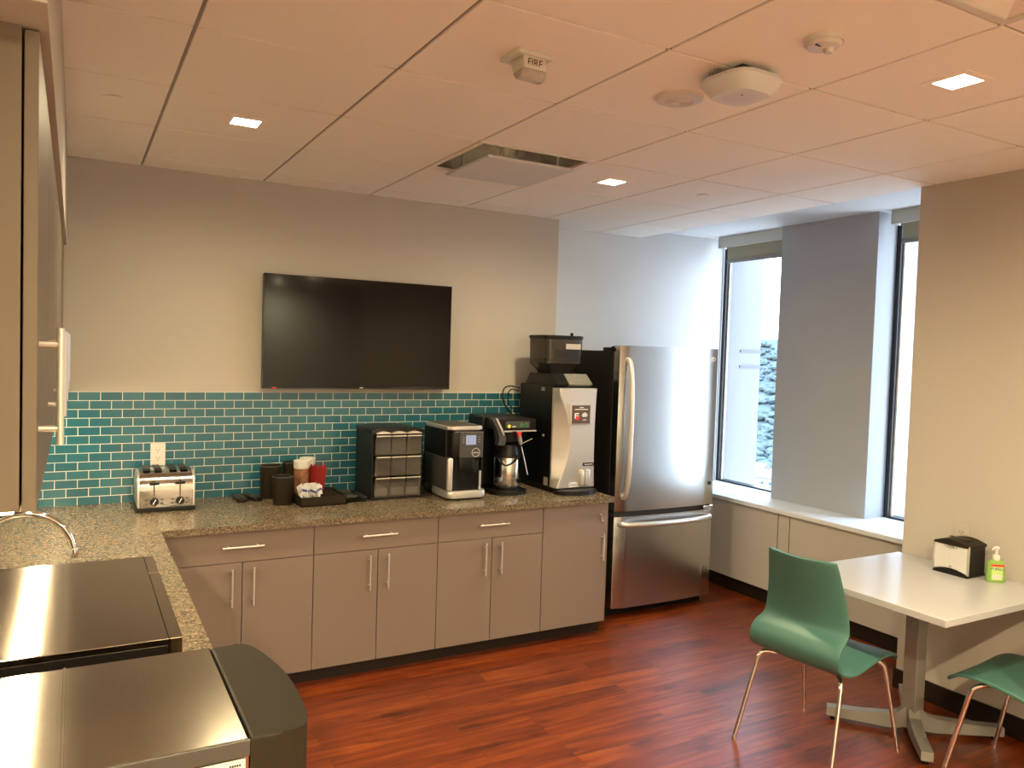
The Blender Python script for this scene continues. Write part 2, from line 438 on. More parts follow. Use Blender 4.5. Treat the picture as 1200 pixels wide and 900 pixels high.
# ------------------------------------------------------------------ outside
struct('wall_exterior', B(4.78, 5.14, 4.87, 5.30, -8, 9), 'concrete')
bm = bmesh.new()
for z in (1.60, 1.73): box(bm, 4.9, 5.147, 4.862, 5.2, z, z + .02)
struct('trim_3', bm, mat('fin_joint', (.125, .13, .135), .8))
def outdoor(name, c0, c1, scale):
    m, n, l, b = new_mat(name)
    tc = n.new('ShaderNodeTexCoord'); nz = n.new('ShaderNodeTexNoise'); nz.inputs['Scale'].default_value = scale; nz.inputs['Detail'].default_value = 8
    l.new(tc.outputs['Object'], nz.inputs['Vector']); r = n.new('ShaderNodeValToRGB')
    r.color_ramp.elements[0].position = .38; r.color_ramp.elements[1].position = .62
    r.color_ramp.elements[0].color = (*c0, 1); r.color_ramp.elements[1].color = (*c1, 1)
    l.new(nz.outputs['Fac'], r.inputs[0]); l.new(r.outputs[0], b.inputs['Base Color']); b.inputs['Roughness'].default_value = 1
    b.inputs['Specular IOR Level'].default_value = 0
    return m
M['hill'] = outdoor('wooded_hill_hazed', (.085, .110, .112), (.120, .140, .140), .045)  # blue distance haze is mixed into the hill colours
M['ground'] = outdoor('town_ground', (.09, .10, .105), (.13, .14, .14), .03)
M['tree'] = outdoor('tree_leaves_hazed', (.075, .104, .106), (.118, .142, .138), .25)  # foliage paled and blued in the colour to suggest haze
M['house'] = mat('pale_house_wall', (.26, .26, .26), .9); M['roof'] = mat('brick_red_roof', (.19, .125, .12), .9)
M['roof_grey'] = mat('grey_roof', (.17, .18, .195), .9); M['office'] = mat('blue_glass_office', (.06, .085, .11), .6); M['band'] = mat('white_band', (.22, .23, .24), .8)
bm = bmesh.new(); N = 40; rows = []
def hz(x, y):
    t = max(0., min(1., (x - 330) / 480)); t = t * t * (3 - 2 * t)
    return -62 + 88 * t + 7 * math.sin(y * .021 + x * .008) * t + 4 * math.sin(y * .06) * t
for i in range(N + 1):
    x = 60 + 1140 * (i / N); rows.append([])
    for j in range(N + 1):
        y = -100 + 1500 * (j / N); rows[-1].append(bm.verts.new((x, y, hz(x, y))))
for i in range(N):
    for j in range(N): bm.faces.new((rows[i][j], rows[i + 1][j], rows[i + 1][j + 1], rows[i][j + 1]))
o = struct('hillside', bm, 'hill', True)
def tree_bm(h, r):
    bm = bmesh.new(); bmesh.ops.create_icosphere(bm, subdivisions=3, radius=1)
    for v in bm.verts:
        k = 1 + .38 * noise.noise(v.co * 2.3) + .28 * noise.noise(v.co * 6.1)
        v.co = Vector((v.co.x * r * k, v.co.y * r * k, h * .5 + v.co.z * h * .32 * k))
    cyl(bm, (0, 0), r * .1, 0, h * .4, 8)
    return bm
bm = bmesh.new()
tm = tree_bm(9, 5); tmp = bpy.data.meshes.new('t'); tm.to_mesh(tmp); tm.free()
for k in range(1300):
    x = random.uniform(345, 700); y = x * random.uniform(.60, 1.02) + random.uniform(-12, 12)
    s = random.uniform(.4, .95); n0 = len(bm.verts)
    bm.from_mesh(tmp); bm.verts.ensure_lookup_table()
    R = Matrix.Rotation(random.uniform(0, 6.28), 3, 'Z')
    for v in bm.verts[n0:]: v.co = (R @ v.co) * s + Vector((x, y, hz(x, y) - 1))
o = obj('woodland', bm, 'tree', None, True, 180); tag(o, 'hazy green wooded hillside seen through the windows above the town', 'trees', kind='stuff')

def building(px, py, w, d, h, wall, roof, label, name='house', cat='building', bands=0, pitched=True):
    z = hz(px, py) - .5; r = thing(name, label, cat, (px, py, z), .35)
    obj('wall', B(-w / 2, w / 2, -d / 2, d / 2, 0, h), wall, r)
    if pitched: obj('roof', prism(bmesh.new(), [(-w / 2 - .5, h), (w / 2 + .5, h), (0, h + w * .28)], 'y', -d / 2 - .5, d / 2 + .5), roof, r)
    else: obj('roof', B(-w / 2 - .2, w / 2 + .2, -d / 2 - .2, d / 2 + .2, h, h + .6), roof, r)
    if bands:
        for k in range(bands):
            zz = h * (k + .6) / bands
            obj('floor_band', B(-w / 2 - .15, w / 2 + .15, -d / 2 - .15, d / 2 + .15, zz - .35, zz + .35), 'band', r)
    elif h > 3:
        for k in range(int(d // 4)):
            yy = -d / 2 + 2 + k * 4; obj('window', B(-w / 2 - .1, -w / 2, yy - .6, yy + .6, h * .35, h * .7), 'office', r)
building(215, 206, 14, 11, 12, 'office', 'roof_grey', 'dark blue-grey office block with white floor bands seen through the window beside the refrigerator', 'office_block', 'building', 4, False)
building(262, 252, 26, 12, 7, 'house', 'roof_grey', 'long pale low building standing behind the dark office block', bands=0, pitched=False)
building(236, 218, 10, 9, 6, 'house', 'roof', 'pale house with red roof right of the dark office block')
building(300, 275, 12, 10, 7, 'house', 'roof', 'pale gabled house with red roof below the wooded hill')
building(318, 300, 14, 10, 6, 'house', 'roof_grey', 'pale gabled house with grey roof at the foot of the hill')
building(180, 169, 13, 10, 5, 'house', 'roof_grey', 'low pale building with flat grey roof nearest in the left window', pitched=False)
building(205, 143, 12, 16, 8, 'house', 'roof', 'pale house with broad red roof seen through the narrow right window')
building(262, 186, 16, 12, 8, 'house', 'roof_grey', 'grey-roofed pale house behind the red roof in the narrow right window')
building(310, 216, 12, 10, 8, 'house', 'roof', 'small red-roofed house highest up the slope in the narrow right window')

# ------------------------------------------------------------------ cabinets
def bar_handle(name, p, axis, L, parent, m='handle', out=(0, -1), r=.005, so=.03):
    """bar pull centred at p on the face; out: xy direction away from the face"""
    x, y, z = p; ox, oy = out; bm = bmesh.new()
    c = Vector((x + ox * so, y + oy * so, z)); d = {'x': Vector((1, 0, 0)), 'z': Vector((0, 0, 1)), 'y': Vector((0, 1, 0))}[axis]
    tube(bm, [c - d * L / 2, c + d * L / 2], r, 12)
    for s in (-1, 1):
        q = c + d * s * L * .36
        tube(bm, [(q.x - ox * so, q.y - oy * so, q.z), q], r * .85, 8)
    return obj(name, bm, m, parent, True)

FY = 3.786; ZK = .08; ZD = .650; ZTOP = .795
def base_cabinet(x0, x1, label, drawer=True, lock=False):
    r = thing('base_cabinet', label, 'cabinet', (x0, FY, 0), group='base cabinets below the back counter')
    w = x1 - x0; t = .019; gp = .0018
    obj('carcass', B(.001, w - .001, t + .001, .70, ZK, ZTOP), 'cab_edge', r)
    obj('toe_kick', B(.0, w, .06, .075, 0, ZK), 'kick', r)
    if drawer:
        d = obj('drawer', B(gp, w - gp, 0, t, ZD + gp, ZTOP - .002, .0008, 1), 'cab', r)
        bar_handle('handle', (w / 2, 0, .727), 'x', .185, d)
        for s in (0, 1):
            a, b = (gp, w / 2 - gp) if s == 0 else (w / 2 + gp, w - gp)
            dr = obj('door', B(a, b, 0, t, ZK, ZD - gp, .0008, 1), 'cab', r)
            bar_handle('handle', (w / 2 + (-.049 if s == 0 else .048), 0, .538), 'z', .18, dr)
    else:
        dr = obj('door', B(gp, w - gp, 0, t, ZK, ZTOP - .002, .0008, 1), 'cab', r)
        bar_handle('handle', (w - .045, 0, .535), 'z', .16, dr)
        bm = bmesh.new(); tube(bm, [(w - .055, .002, .727), (w - .055, -.012, .727)], .010, 16)
        lk = obj('lock', bm, 'chrome', dr, True)
        bm = B(w - .058, w - .052, -.03, -.012, .722, .732, .001); box(bm, w - .057, w - .053, -.028, -.024, .67, .722, .001)
        tube(bm, [(w - .055 + .011 * math.cos(a), -.026, .705 + .014 * math.sin(a)) for a in [2 * PI * k / 14 for k in range(15)]], .0015, 6)
        obj('key', bm, 'chrome', lk)
    return r
base_cabinet(.363, 1.031, 'taupe two-door base cabinet with drawer in the inner counter corner below the toaster')
base_cabinet(1.031, 1.691, 'taupe two-door base cabinet with drawer below the pod drawers, second from the corner')
base_cabinet(1.691, 2.341, 'taupe two-door base cabinet with drawer below the touchscreen coffee brewer')
base_cabinet(2.341, 2.795, 'taupe single-door base cabinet with key lock beside the refrigerator', drawer=False)

# run along the left wall (front faces +x)
def side_cabinet(y0, y1, label):
    r = thing('base_cabinet', label, 'cabinet', (.317, y0, 0), group='base cabinets below the left counter')
    w = y1 - y0; t = .019
    obj('carcass', B(-.69, -t - .001, .001, w - .001, ZK, ZTOP if y0 < 1 else .58), 'cab_edge', r)
    obj('toe_kick', B(-.075, -.06, 0, w, 0, ZK), 'kick', r)
    for s in (0, 1):
        a, b = (.002, w / 2 - .002) if s == 0 else (w / 2 + .002, w - .002)
        dr = obj('door', B(-t, 0, a, b, ZK, ZTOP - .002, .0008, 1), 'cab', r)
        bar_handle('handle', (0, w / 2 + (-.05 if s == 0 else .05), .62), 'z', .18, dr, out=(1, 0))
side_cabinet(.78, 1.76, 'taupe base cabinet under the counter nearest the camera at left')
side_cabinet(1.76, 2.76, 'taupe base cabinet under the counter below the microwave')
side_cabinet(2.76, 3.74, 'taupe base cabinet under the left counter beside the inner corner')

# countertop: one L-shaped slab with a sink cut-out
bm = bmesh.new(); cx0, cx1, cy0, cy1 = -.20, .22, 2.28, 2.86
outer = [(XL, .74), (.342, .74), (.342, 3.761), (2.819, 3.761), (2.819, YB - .010), (XL, YB - .010)]
for (a, b, c, d) in ((XL, .342, .74, cy0), (XL, cx0, cy0, cy1), (cx1, .342, cy0, cy1), (XL, .342, cy1, 3.761), (XL, 2.819, 3.761, YB - .010)):
    box(bm, a, b, c, d, ZT - .032, ZT)
bmesh.ops.remove_doubles(bm, verts=bm.verts, dist=.0005)
ct = obj('countertop', bm, 'granite'); tag(ct, 'L-shaped beige speckled quartz countertop along the back and left walls', 'countertop')
bm = bmesh.new()
pts = rrect(cx1 - cx0 + .01, cy1 - cy0 + .01, .04, 5, (cx0 + cx1) / 2, (cy0 + cy1) / 2)
top = [bm.verts.new((p[0], p[1], ZT - .033)) for p in pts]
bot = [bm.verts.new((p[0] * .94 + .0006, p[1] * .97 + .077, ZT - .22)) for p in pts]
for i in range(len(pts)): bm.faces.new((top[i], top[(i + 1) % len(pts)], bot[(i + 1) % len(pts)], bot[i]))
bm.faces.new(bot)
sk = obj('sink', bm, 'steel', None, True); tag(sk, 'stainless sink sunk into the left counter under the chrome faucet', 'sink')

# faucet
r = thing('faucet', 'chrome gooseneck faucet arching over the left counter behind the microwave', 'faucet', (-.265, 2.75, ZT))
bm = bmesh.new(); cyl(bm, (0, 0), .026, 0, .012, 24, bev=.003); cyl(bm, (0, 0), .018, .012, .06, 24, bev=.003)
obj('base', bm, 'chrome', r, True)
bm = bmesh.new(); pth = [(0, 0, .05), (0, 0, .175)] + [(.135 - .135 * math.cos(a), 0, .175 + .137 * math.sin(a)) for a in [PI * k / 18 for k in range(1, 18)]] + [(.269, 0, .188)]
tube(bm, pth, .0105, 14); obj('spout', bm, 'chrome', r, True)
bm = bmesh.new(); cyl(bm, (.269, 0), .0135, .165, .196, 20, bev=.002); obj('aerator', bm, 'chrome', r, True)
bm = bmesh.new(); tube(bm, [(0, -.015, .04), (0, -.04, .045), (.01, -.09, .075)], [.008, .007, .005], 10); obj('lever', bm, 'chrome', r, True)

# wall cabinets along the left wall
ORD = ['taupe wall cabinet nearest the camera, its end panel filling the left edge', 'second taupe wall cabinet from the camera with slab door and bar handle',
       'third taupe wall cabinet from the camera with slab door and bar handle', 'fourth taupe wall cabinet from the camera with slab door and bar handle',
       'farthest taupe wall cabinet, ending toward the tiled back wall']
for k in range(5):
    y0 = 1.40 + .54 * k; w = .54 if k < 4 else 4.50 - y0
    r = thing('wall_cabinet', ORD[k], 'cabinet', (-.049, y0, 1.405), group='wall cabinets on the left wall')
    obj('carcass', B(XL + .051, -.0225, .0, w - .0005, .0, .728), 'cab_dimmed', r)
    d = obj('door', B(-.019, 0, .0012, w - .0018, -.002, .724, .001, 1), 'cab_dimmed', r)
    bar_handle('handle', (0, .075 if k < 4 else .12, .187), 'z', .19, d, out=(1, 0), r=.006, so=.030)
# under-cabinet lights
for k in range(3):
    y0 = 1.46 + .98 * k
    r = thing('under_cabinet_light', ['warm strip light under the wall cabinet nearest the camera', 'warm strip light under the middle wall cabinets', 'warm strip light under the wall cabinet nearest the back wall'][k],
              'light', (-.098, y0, 1.4055), group='strip lights under the wall cabinets')
    obj('housing', B(-.03, .03, 0, .93, -.012, 0, .002), 'white', r)
    obj('tube', B(-.016, .016, .01, .92, -.018, -.0121, .003), 'led', r)

# ------------------------------------------------------------------ television
r = thing('television', 'black flat-screen television mounted on the back wall above the teal tiles', 'television', (.905, 4.44, 1.428))
W, H = 1.125, .634
obj('housing', B(0, W, .008, .045, 0, H, .004), 'black', r)
obj('screen', B(.006, W - .006, .0, .008, .014, H - .006), 'screen', r)
bm = bmesh.new(); box(bm, 0, W, -.001, .010, 0, .012, .002); box(bm, 0, .005, -.001, .010, 0, H, .001); box(bm, W - .005, W, -.001, .010, 0, H, .001); box(bm, 0, W, -.001, .010, H - .005, H, .001)
obj('bezel', bm, 'black_gloss', r)
obj('maker_mark', B(W / 2 - .01, W / 2 + .01, -.0018, -.0008, .004, .010), 'silver', r)
obj('power_light', B(.055, .075, -.0018, -.0008, .004, .007), 'red_led', r)
obj('wall_bracket', B(W / 2 - .2, W / 2 + .2, .045, .074, .15, .48), 'black', r)

# ------------------------------------------------------------------ wall outlets
M['cream'] = mat('cream_plastic', (.46, .42, .36), .45)
def outlet(p, rz, label, m='white'):
    r = thing('wall_outlet', label, 'outlet', p, rz, group='white wall outlets')
    bm = prism(bmesh.new(), rrect(.072, .118, .005, 4), 'y', -.006, 0, .0015)
    obj('cover_plate', bm, m, r)
    for s in (-1, 1):
        rc = obj('receptacle', prism(bmesh.new(), rrect(.034, .030, .010, 4, 0, s * .021), 'y', -.008, -.0055), m, r)
        bm = bmesh.new()
        for x in (-.007, .007): box(bm, x - .0012, x + .0012, -.0086, -.0079, s * .021 - .001, s * .021 + .008)
        cyl2 = [(.0025 * math.cos(2 * PI * k / 10), s * .021 - .008 + .0025 * math.sin(2 * PI * k / 10)) for k in range(10)]
        prism(bm, cyl2, 'y', -.0086, -.0079)
        obj('slot', bm, 'ink', rc)
outlet((.390, YB - .0105, 1.076), 0, 'white double wall outlet on the teal tiles above the toaster')
outlet((XR - .0005, 2.215, .855), -PI / 2, 'pale wall outlet behind the napkin dispenser on the right wall', 'cream')

# ------------------------------------------------------------------ toaster
r = thing('toaster', 'chrome four-slice toaster with two dials at the corner of the back counter', 'toaster', (.275, 4.20, ZT))
W = .262; D = .27
prof = [(.004, .022)] + [(.004, .10), (.010, .140), (.030, .172), (.062, .192), (.10, .198), (D - .10, .198), (D - .062, .192), (D - .03, .172), (D - .01, .14), (D - .004, .1), (D - .004, .022)]
pp = smooth_path([(0, a, b) for a, b in prof[1:-1]], 4); prof2 = [prof[0]] + [(p.y, p.z) for p in pp] + [prof[-1]]
obj('body', prism(bmesh.new(), prof2, 'x', .010, W - .010, .002), 'chrome_body' if 'chrome_body' in M else 'steel', r, True, 30)
for x0, x1 in ((0, .0105), (W - .0105, W)):
    pr2 = [(a * .97 + D * .015, b - (.004 if b > .05 else 0)) for a, b in prof2]
    obj('side_cap', prism(bmesh.new(), pr2, 'x', x0, x1, .003), 'silver', r, True, 30)
obj('base', B(-.004, W + .004, -.006, D + .004, 0, .0225, .005), 'black', r)
for i, x in enumerate((.045, .097, .165, .217)):
    obj('bread_slot', B(x - .017, x + .017, .055, D - .03, .1978, .2008, .001), 'ink', r)
    obj('slot_guide', B(x - .016, x + .016, .062, .066, .2005, .207, .001), 'black', r)
for x in (.075, .193):
    obj('lever_track', B(x - .0025, x + .0025, .0025, .006, .075, .155), 'ink', r)
    obj('lever', B(x - .022, x + .022, -.020, .002, .137, .148, .003), 'black', r)
    bm = bmesh.new(); tube(bm, [(x, .004, .052), (x, -.012, .052)], [.0205, .019], 24); dl = obj('dial', bm, 'black', r, True)
    bm = B(-.002, .002, -.0135, -.0122, -.013, .013)
    bmesh.ops.rotate(bm, verts=bm.verts, cent=(0, 0, 0), matrix=Matrix.Rotation(.5, 3, 'Y')); bmesh.ops.translate(bm, verts=bm.verts, vec=(x, 0, .052))
    obj('pointer', bm, 'white_ink', dl)
    for dx in (-.034, .034):
        for dz in (.040, .060): obj('button', B(x + dx - .008, x + dx + .008, .0005, .005, dz - .003, dz + .003, .001), 'dark_grey', r)

# ------------------------------------------------------------------ small things on the back counter
def remote(x, y, rz, label):
    r = thing('remote_control', label, 'remote control', (x, y, ZT), rz, group='black remotes on the back counter')
    obj('body', prism(bmesh.new(), rrect(.050, .17, .012, 4), 'z', 0, .020, .004), 'black', r, True)
    bm = bmesh.new()
    for i in range(3):
        for j in range(5): box(bm, -.016 + i * .016 - .005, -.016 + i * .016 + .005, -.045 + j * .024 - .007, -.045 + j * .024 + .007, .0195, .0215, .001, 1)
    obj('button', bm, 'dark_grey', r)
remote(.787, 4.385, .05, 'black remote control beside the toaster, the left of two side by side')
remote(.848, 4.395, .35, 'black remote control nearest the dark cups, the right of two side by side')

def dark_cup(x, y, rad, h, label):
    r = thing('dark_cup', label, 'cup', (x, y, ZT), group='tall dark cups beside the condiment tray')
    bm = bmesh.new(); n = 48
    def ring(rr, z, rib): return [bm.verts.new(((rr + (rib if k % 2 else 0)) * math.cos(2 * PI * k / n), (rr + (rib if k % 2 else 0)) * math.sin(2 * PI * k / n), z)) for k in range(n)]
    R_ = [ring(rad * .90, 0, 0), ring(rad * .92, .004, .0012), ring(rad * .97, h - .014, .0012), ring(rad * .985, h - .012, 0), ring(rad, h, 0), ring(rad * .95, h, 0), ring(rad * .86, .01, 0)]
    for a, b in zip(R_, R_[1:]):
        for k in range(n): bm.faces.new((a[k], a[(k + 1) % n], b[(k + 1) % n], b[k]))
    bm.faces.new(R_[0][::-1]); bm.faces.new(R_[-1])
    obj('wall', bm, 'black_soft', r, True, 50)
    obj('rim', lathe(bmesh.new(), (0, 0), [(rad * .96, h - .006), (rad * 1.01, h - .006), (rad * 1.02, h), (rad * .97, h + .001), (rad * .96, h - .006)], 40), 'dark_grey', r, True)
dark_cup(.953, 4.41, .058, .178, 'tall dark cup against the tiles, rearmost and leftmost of the three')
dark_cup(.972, 4.20, .055, .150, 'tall dark cup at the front of the group of three')
dark_cup(1.062, 4.425, .042, .190, 'tall dark cup half hidden behind the other two beside the coffee canister')

# condiment tray
r = thing('condiment_tray', 'black compartment tray holding sugar packets and stirrers on the back counter', 'tray', (1.035, 4.07, ZT))
w, d, h = .245, .27, .050
obj('base', B(0, w, 0, d, 0, .006), 'black_soft', r)
bm = bmesh.new()
for a in ((0, w, 0, .006), (0, w, d - .006, d), (0, .006, 0, d), (w - .006, w, 0, d)): box(bm, *a, 0, h, .001, 1)
obj('rim', bm, 'black_soft', r)
bm = bmesh.new(); box(bm, .115, .120, .006, d - .006, .006, h - .004)
for y in (.075, .14, .205): box(bm, .120, w - .006, y, y + .004, .006, h - .002)
box(bm, .006, .115, .15, .154, .006, h - .004)
obj('divider', bm, 'black_soft', r)

# coffee canisters
def canister(x, y, m, label, h=.205):
    r = thing('canister', label, 'canister', (x, y, ZT + .006 if y < 4.335 else ZT), group='canisters behind the condiment tray')
    bm = lathe(bmesh.new(), (0, 0), [(0, 0), (.034, 0), (.037, .01), (.040, h - .045), (0, h - .045)], 32); obj('body', bm, m, r, True)
    bm = lathe(bmesh.new(), (0, 0), [(0, h - .045), (.040, h - .045), (.0425, h - .041), (.0425, h - .012), (.044, h - .01), (.044, h - .002), (.038, h), (0, h)], 32); obj('lid', bm, 'white', r, True)
canister(1.090, 4.285, 'orange', 'canister with orange coffee-picture label and white lid behind the sugar packets', .212)
canister(1.152, 4.400, 'red', 'canister with dark red label and white lid behind the coffee-picture canister', .215)

# stirrers in the tray
for k in range(22):
    a = (k % 11 - 5) / 5; row = k // 11
    bx, by = 1.180 + a * .034, 4.302 + row * .016
    tx = 1.190 + a * .046; L = .17 + .012 * math.sin(k * 2.3)
    bm = bmesh.new(); tube(bm, [(0, 0, 0), (tx - bx, .010, L)], .0028, 6)
    o = obj('stirrer', bm, 'red', None, True); o.location = (bx, by, ZT + .008)
    tag(o, 'red plastic stirrer in the bundle standing in the condiment tray', 'stirrer', 'red stirrers in the condiment tray')
# sugar packets heaped in the tray
for k in range(26):
    row = k // 9
    x = 1.052 + (k % 9) * .0105 + .002 * row; y = 4.10 + .035 * row; z = ZT + .010 + .012 * (k % 2)
    bm = prism(bmesh.new(), [(-.0018, 0), (.0018, 0), (.0035, .016), (.0035, .044), (.0012, .060), (-.0012, .060), (-.0035, .044), (-.0035, .016)], 'y', -.016, .016)
    o = obj('sugar_packet', bm, 'white_paper'); o.location = (x, y, z); o.rotation_euler = (random.uniform(-.25, .25), random.uniform(-.35, .35), random.uniform(-.6, .6))
    tag(o, 'white paper sugar packet standing in the heap in the condiment tray', 'sugar packet', 'sugar packets in the condiment tray')
for k in range(10):
    bm = prism(bmesh.new(), [(-.003, 0), (.003, 0), (.004, .03), (.001, .056), (-.001, .056), (-.004, .03)], 'x', -.018, .018)
    o = obj('sugar_packet', bm, 'white_paper'); x = 1.058 + (k % 5) * .020; o.location = (x, 4.095 + .045 * (k // 5), ZT + .058); o.rotation_euler = (random.uniform(-.9, .5), random.uniform(-.5, .5), random.uniform(-.6, .6))
    tag(o, 'loose white sugar packet lying on top of the heap in the condiment tray', 'sugar packet', 'sugar packets on top of the heap')
    if k < 5: obj('print_band', prism(bmesh.new(), [(-.0042, .02), (.0042, .02), (.0042, .032), (-.0042, .032)], 'x', -.0182, .0182), 'blue', o)

# flat black dish
r = thing('flat_tray', 'low glossy black tray between the condiment tray and the pod drawers', 'tray', (1.345, 4.24, ZT))
bm = bmesh.new(); P0 = rrect(.135, .25, .02, 5); P1 = rrect(.15, .265, .025, 5); P2 = rrect(.14, .255, .02, 5); P3 = rrect(.12, .235, .015, 5)
R_ = [[bm.verts.new((p[0], p[1], z)) for p in P] for P, z in ((P0, 0), (P1, .018), (P2, .020), (P3, .006))]
for a, b in zip(R_, R_[1:]):
    for k in range(len(a)): bm.faces.new((a[k], a[(k + 1) % len(a)], b[(k + 1) % len(a)], b[k]))
bm.faces.new(R_[0][::-1]); bm.faces.new(R_[-1]); obj('dish', bm, 'black_gloss', r, True)
obj('clip', B(-.03, .03, -.05, .02, .006, .022, .006), 'dark_grey', r)

# pod drawers
r = thing('pod_organizer', 'black pod organizer with nine clear drawers beside the coffee brewer', 'drawer unit', (1.435, 4.12, ZT))
W, D, H = .30, .29, .400
bm = bmesh.new()
prof = [(0, 0), (W, 0), (W, H - .02), (W - .02, H - .004), (W / 2, H), (.02, H - .004), (0, H - .02)]
box(bm, 0, .012, .012, D, .012, H - .008, .003); box(bm, W - .012, W, .012, D, .012, H - .008, .003); box(bm, 0, W, D - .012, D, .012, H - .008, .002)
obj('shell', bm, 'black', r)
obj('base', B(-.002, W + .002, .004, D, 0, .014, .003), 'black', r)
topp = [(-.004, H - .03)] + [(-.004 + (W + .008) * k / 24, H - .012 + .012 * math.sin(PI * k / 24) ** .5) for k in range(25)] + [(W + .004, H - .03)]
obj('top', prism(bmesh.new(), topp, 'y', .01, D, .003), 'black', r, True)
for i in range(3):
    x = .018 + i * .0905
    arc = [(x + .001 + .086 * k / 10, H - .028 + .010 * math.sin(PI * k / 10)) for k in range(11)]
    obj('top_trim', prism(bmesh.new(), arc + [(x + .087, H - .032), (x + .001, H - .032)], 'y', -.006, .012), 'silver', r)
    for j in range(3):
        z = .018 + j * .117
        dw = bmesh.new()
        box(dw, x, x + .086, .0, .003, z, z + .104)
        box(dw, x, x + .002, .003, .20, z, z + .085); box(dw, x + .084, x + .086, .003, .20, z, z + .085); box(dw, x, x + .086, .003, .20, z, z + .002)
        d_ = obj('drawer', dw, 'clear', r)
        lip = [(-.012, z + .101), (.002, z + .100), (.002, z + .106), (-.012, z + .108)]
        obj('pull_lip', prism(bmesh.new(), lip, 'x', x + .002, x + .084), 'silver', d_)
        if j == 0: obj('pods', B(x + .004, x + .082, .02, .18, z + .003, z + .045, .006), 'grey', d_)
obj('inner_rack', B(.012, W - .012, .21, .215, .014, H - .03), 'black', r)
bm = bmesh.new()
for j in (1, 2): box(bm, .012, W - .012, .012, .21, .018 + j * .117 - .006, .018 + j * .117 - .003)
for i in (1, 2): box(bm, .018 + i * .0905 - .003, .018 + i * .0905 - .001, .012, .21, .014, H - .03)
obj('inner_shelf', bm, 'black', r)

# ------------------------------------------------------------------ touchscreen coffee brewer
r = thing('coffee_brewer', 'black and silver coffee brewer with small blue touchscreen on the back counter', 'coffee machine', (1.83, 3.975, ZT))
W, D, H = .230, .37, .418
obj('body', B(.0, W - .014, .055, D, .05, H - .022, .008), 'black', r)
obj('top_cover', prism(bmesh.new(), rrect(W - .010, D - .02, .03, 6, W / 2 - .007, D / 2), 'z', H - .024, H - .004, .006), 'silver', r, True)
obj('top_grid', B(.014, W - .028, .03, D - .03, H - .006, H - .002, .002), mat('brown_grid', (.055, .045, .038), .45, var=.3, vscale=60), r)
obj('front_head', B(.018, W - .014, .0, .06, .245, H - .028, .012, 3), 'black', r, True)
obj('control_panel', B(.062, W - .022, -.003, .004, .238, H - .033, .006), 'dark_grey', r)
obj('touchscreen', B(.098, .162, -.0055, -.002, .312, .366, .002), 'lcd', r)
bm = bmesh.new()
for dx in (.078, .176):
    for k in range(3): box(bm, dx, dx + .012, -.0042, -.0025, .325 + k * .014, .329 + k * .014)
obj('soft_key', bm, 'grey', r)
c = (.162, .268); ringp = [(c[0] + .024 * math.cos(2 * PI * k / 28), -.0045, c[1] + .024 * math.sin(2 * PI * k / 28)) for k in range(29)]
bm = bmesh.new(); tube(bm, ringp, .0011, 5); obj('logo_ring', bm, 'white_ink', r)
text('logo_text', 'FLAVIA', .0105, (c[0], -.0036, c[1] - .002), FRONT, 'white_ink', r)
obj('side_panel', B(-.004, .030, .022, .34, .055, .240, .010, 3), 'gunmetal', r, True)
obj('side_edge', B(-.005, .028, .002, .026, .055, .240, .010, 3), 'silver', r, True)
obj('dispense_bay', B(.03, W - .03, .03, .06, .055, .24), 'black_gloss', r)
obj('nozzle', prism(bmesh.new(), rrect(.10, .05, .015, 4, .115, .035), 'z', .165, .238, .005), 'black', r, True)
bm = bmesh.new(); tube(bm, [(W - .030, .012, .055), (W - .030, .012, .16)], .006, 12); obj('post', bm, 'silver', r, True)
obj('drip_tray', prism(bmesh.new(), rrect(W + .01, .25, .03, 6, W / 2, .115), 'z', .012, .052, .008), 'silver', r, True)
obj('drip_grid', B(.03, W - .03, .01, .12, .0515, .0545, .001), 'black', r)
obj('foot', B(.012, W - .012, .01, D - .01, 0, .013, .004), 'black', r)

# ------------------------------------------------------------------ airpot brewer
r = thing('airpot_brewer', 'black airpot coffee brewer with amber light and red tap handle beside the bean machine', 'coffee machine', (2.18, 4.03, ZT))
obj('base', prism(bmesh.new(), rrect(.235, .40, .10, 10, .09, .165), 'z', 0, .022, .006), 'black', r, True)
obj('column', B(-.02, .25, .20, .40, .02, .45, .012), 'black', r)
obj('head', B(.0, .255, .02, .40, .375, .447, .010), 'black', r)
obj('head_trim', B(.004, .252, .014, .021, .370, .378, .001), 'silver', r)
obj('control_panel', B(.040, .205, .014, .021, .392, .432, .003), 'dark_grey', r)
bm = bmesh.new(); tube(bm, [(.062, .016, .404), (.062, .010, .404)], .0095, 18); obj('brew_light', bm, 'amber', r, True)
obj('switch_legend', B(.085, .108, .012, .0145, .400, .404), 'white_ink', r)
for x in (.148, .180):
    bm = bmesh.new(); tube(bm, [(x + .0095 * math.cos(2 * PI * k / 18), .0125, .408 + .0095 * math.sin(2 * PI * k / 18)) for k in range(19)], .0016, 5); obj('indicator', bm, 'green_led', r)
bm = bmesh.new(); lathe(bm, (.10, .10), [(0, .298), (.06, .298), (.080, .315), (.088, .374), (0, .374)], 28); obj('brew_funnel', bm, 'black', r, True)
obj('tap_handle', prism(bmesh.new(), [(.106, .372), (.136, .372), (.132, .345), (.116, .340)], 'y', -.012, .006, .002), 'red_bright', r)
bm = bmesh.new(); tube(bm, [(.126, .0, .348), (.134, -.002, .312), (.138, .0, .295)], [.011, .012, .009], 12); obj('tap_spout', bm, 'grey', r, True)
bm = bmesh.new(); tube(bm, [(.145, .0, .300), (.172, -.01, .316), (.205, -.02, .332)], .0022, 6); obj('spray_arm', bm, 'silver', r)
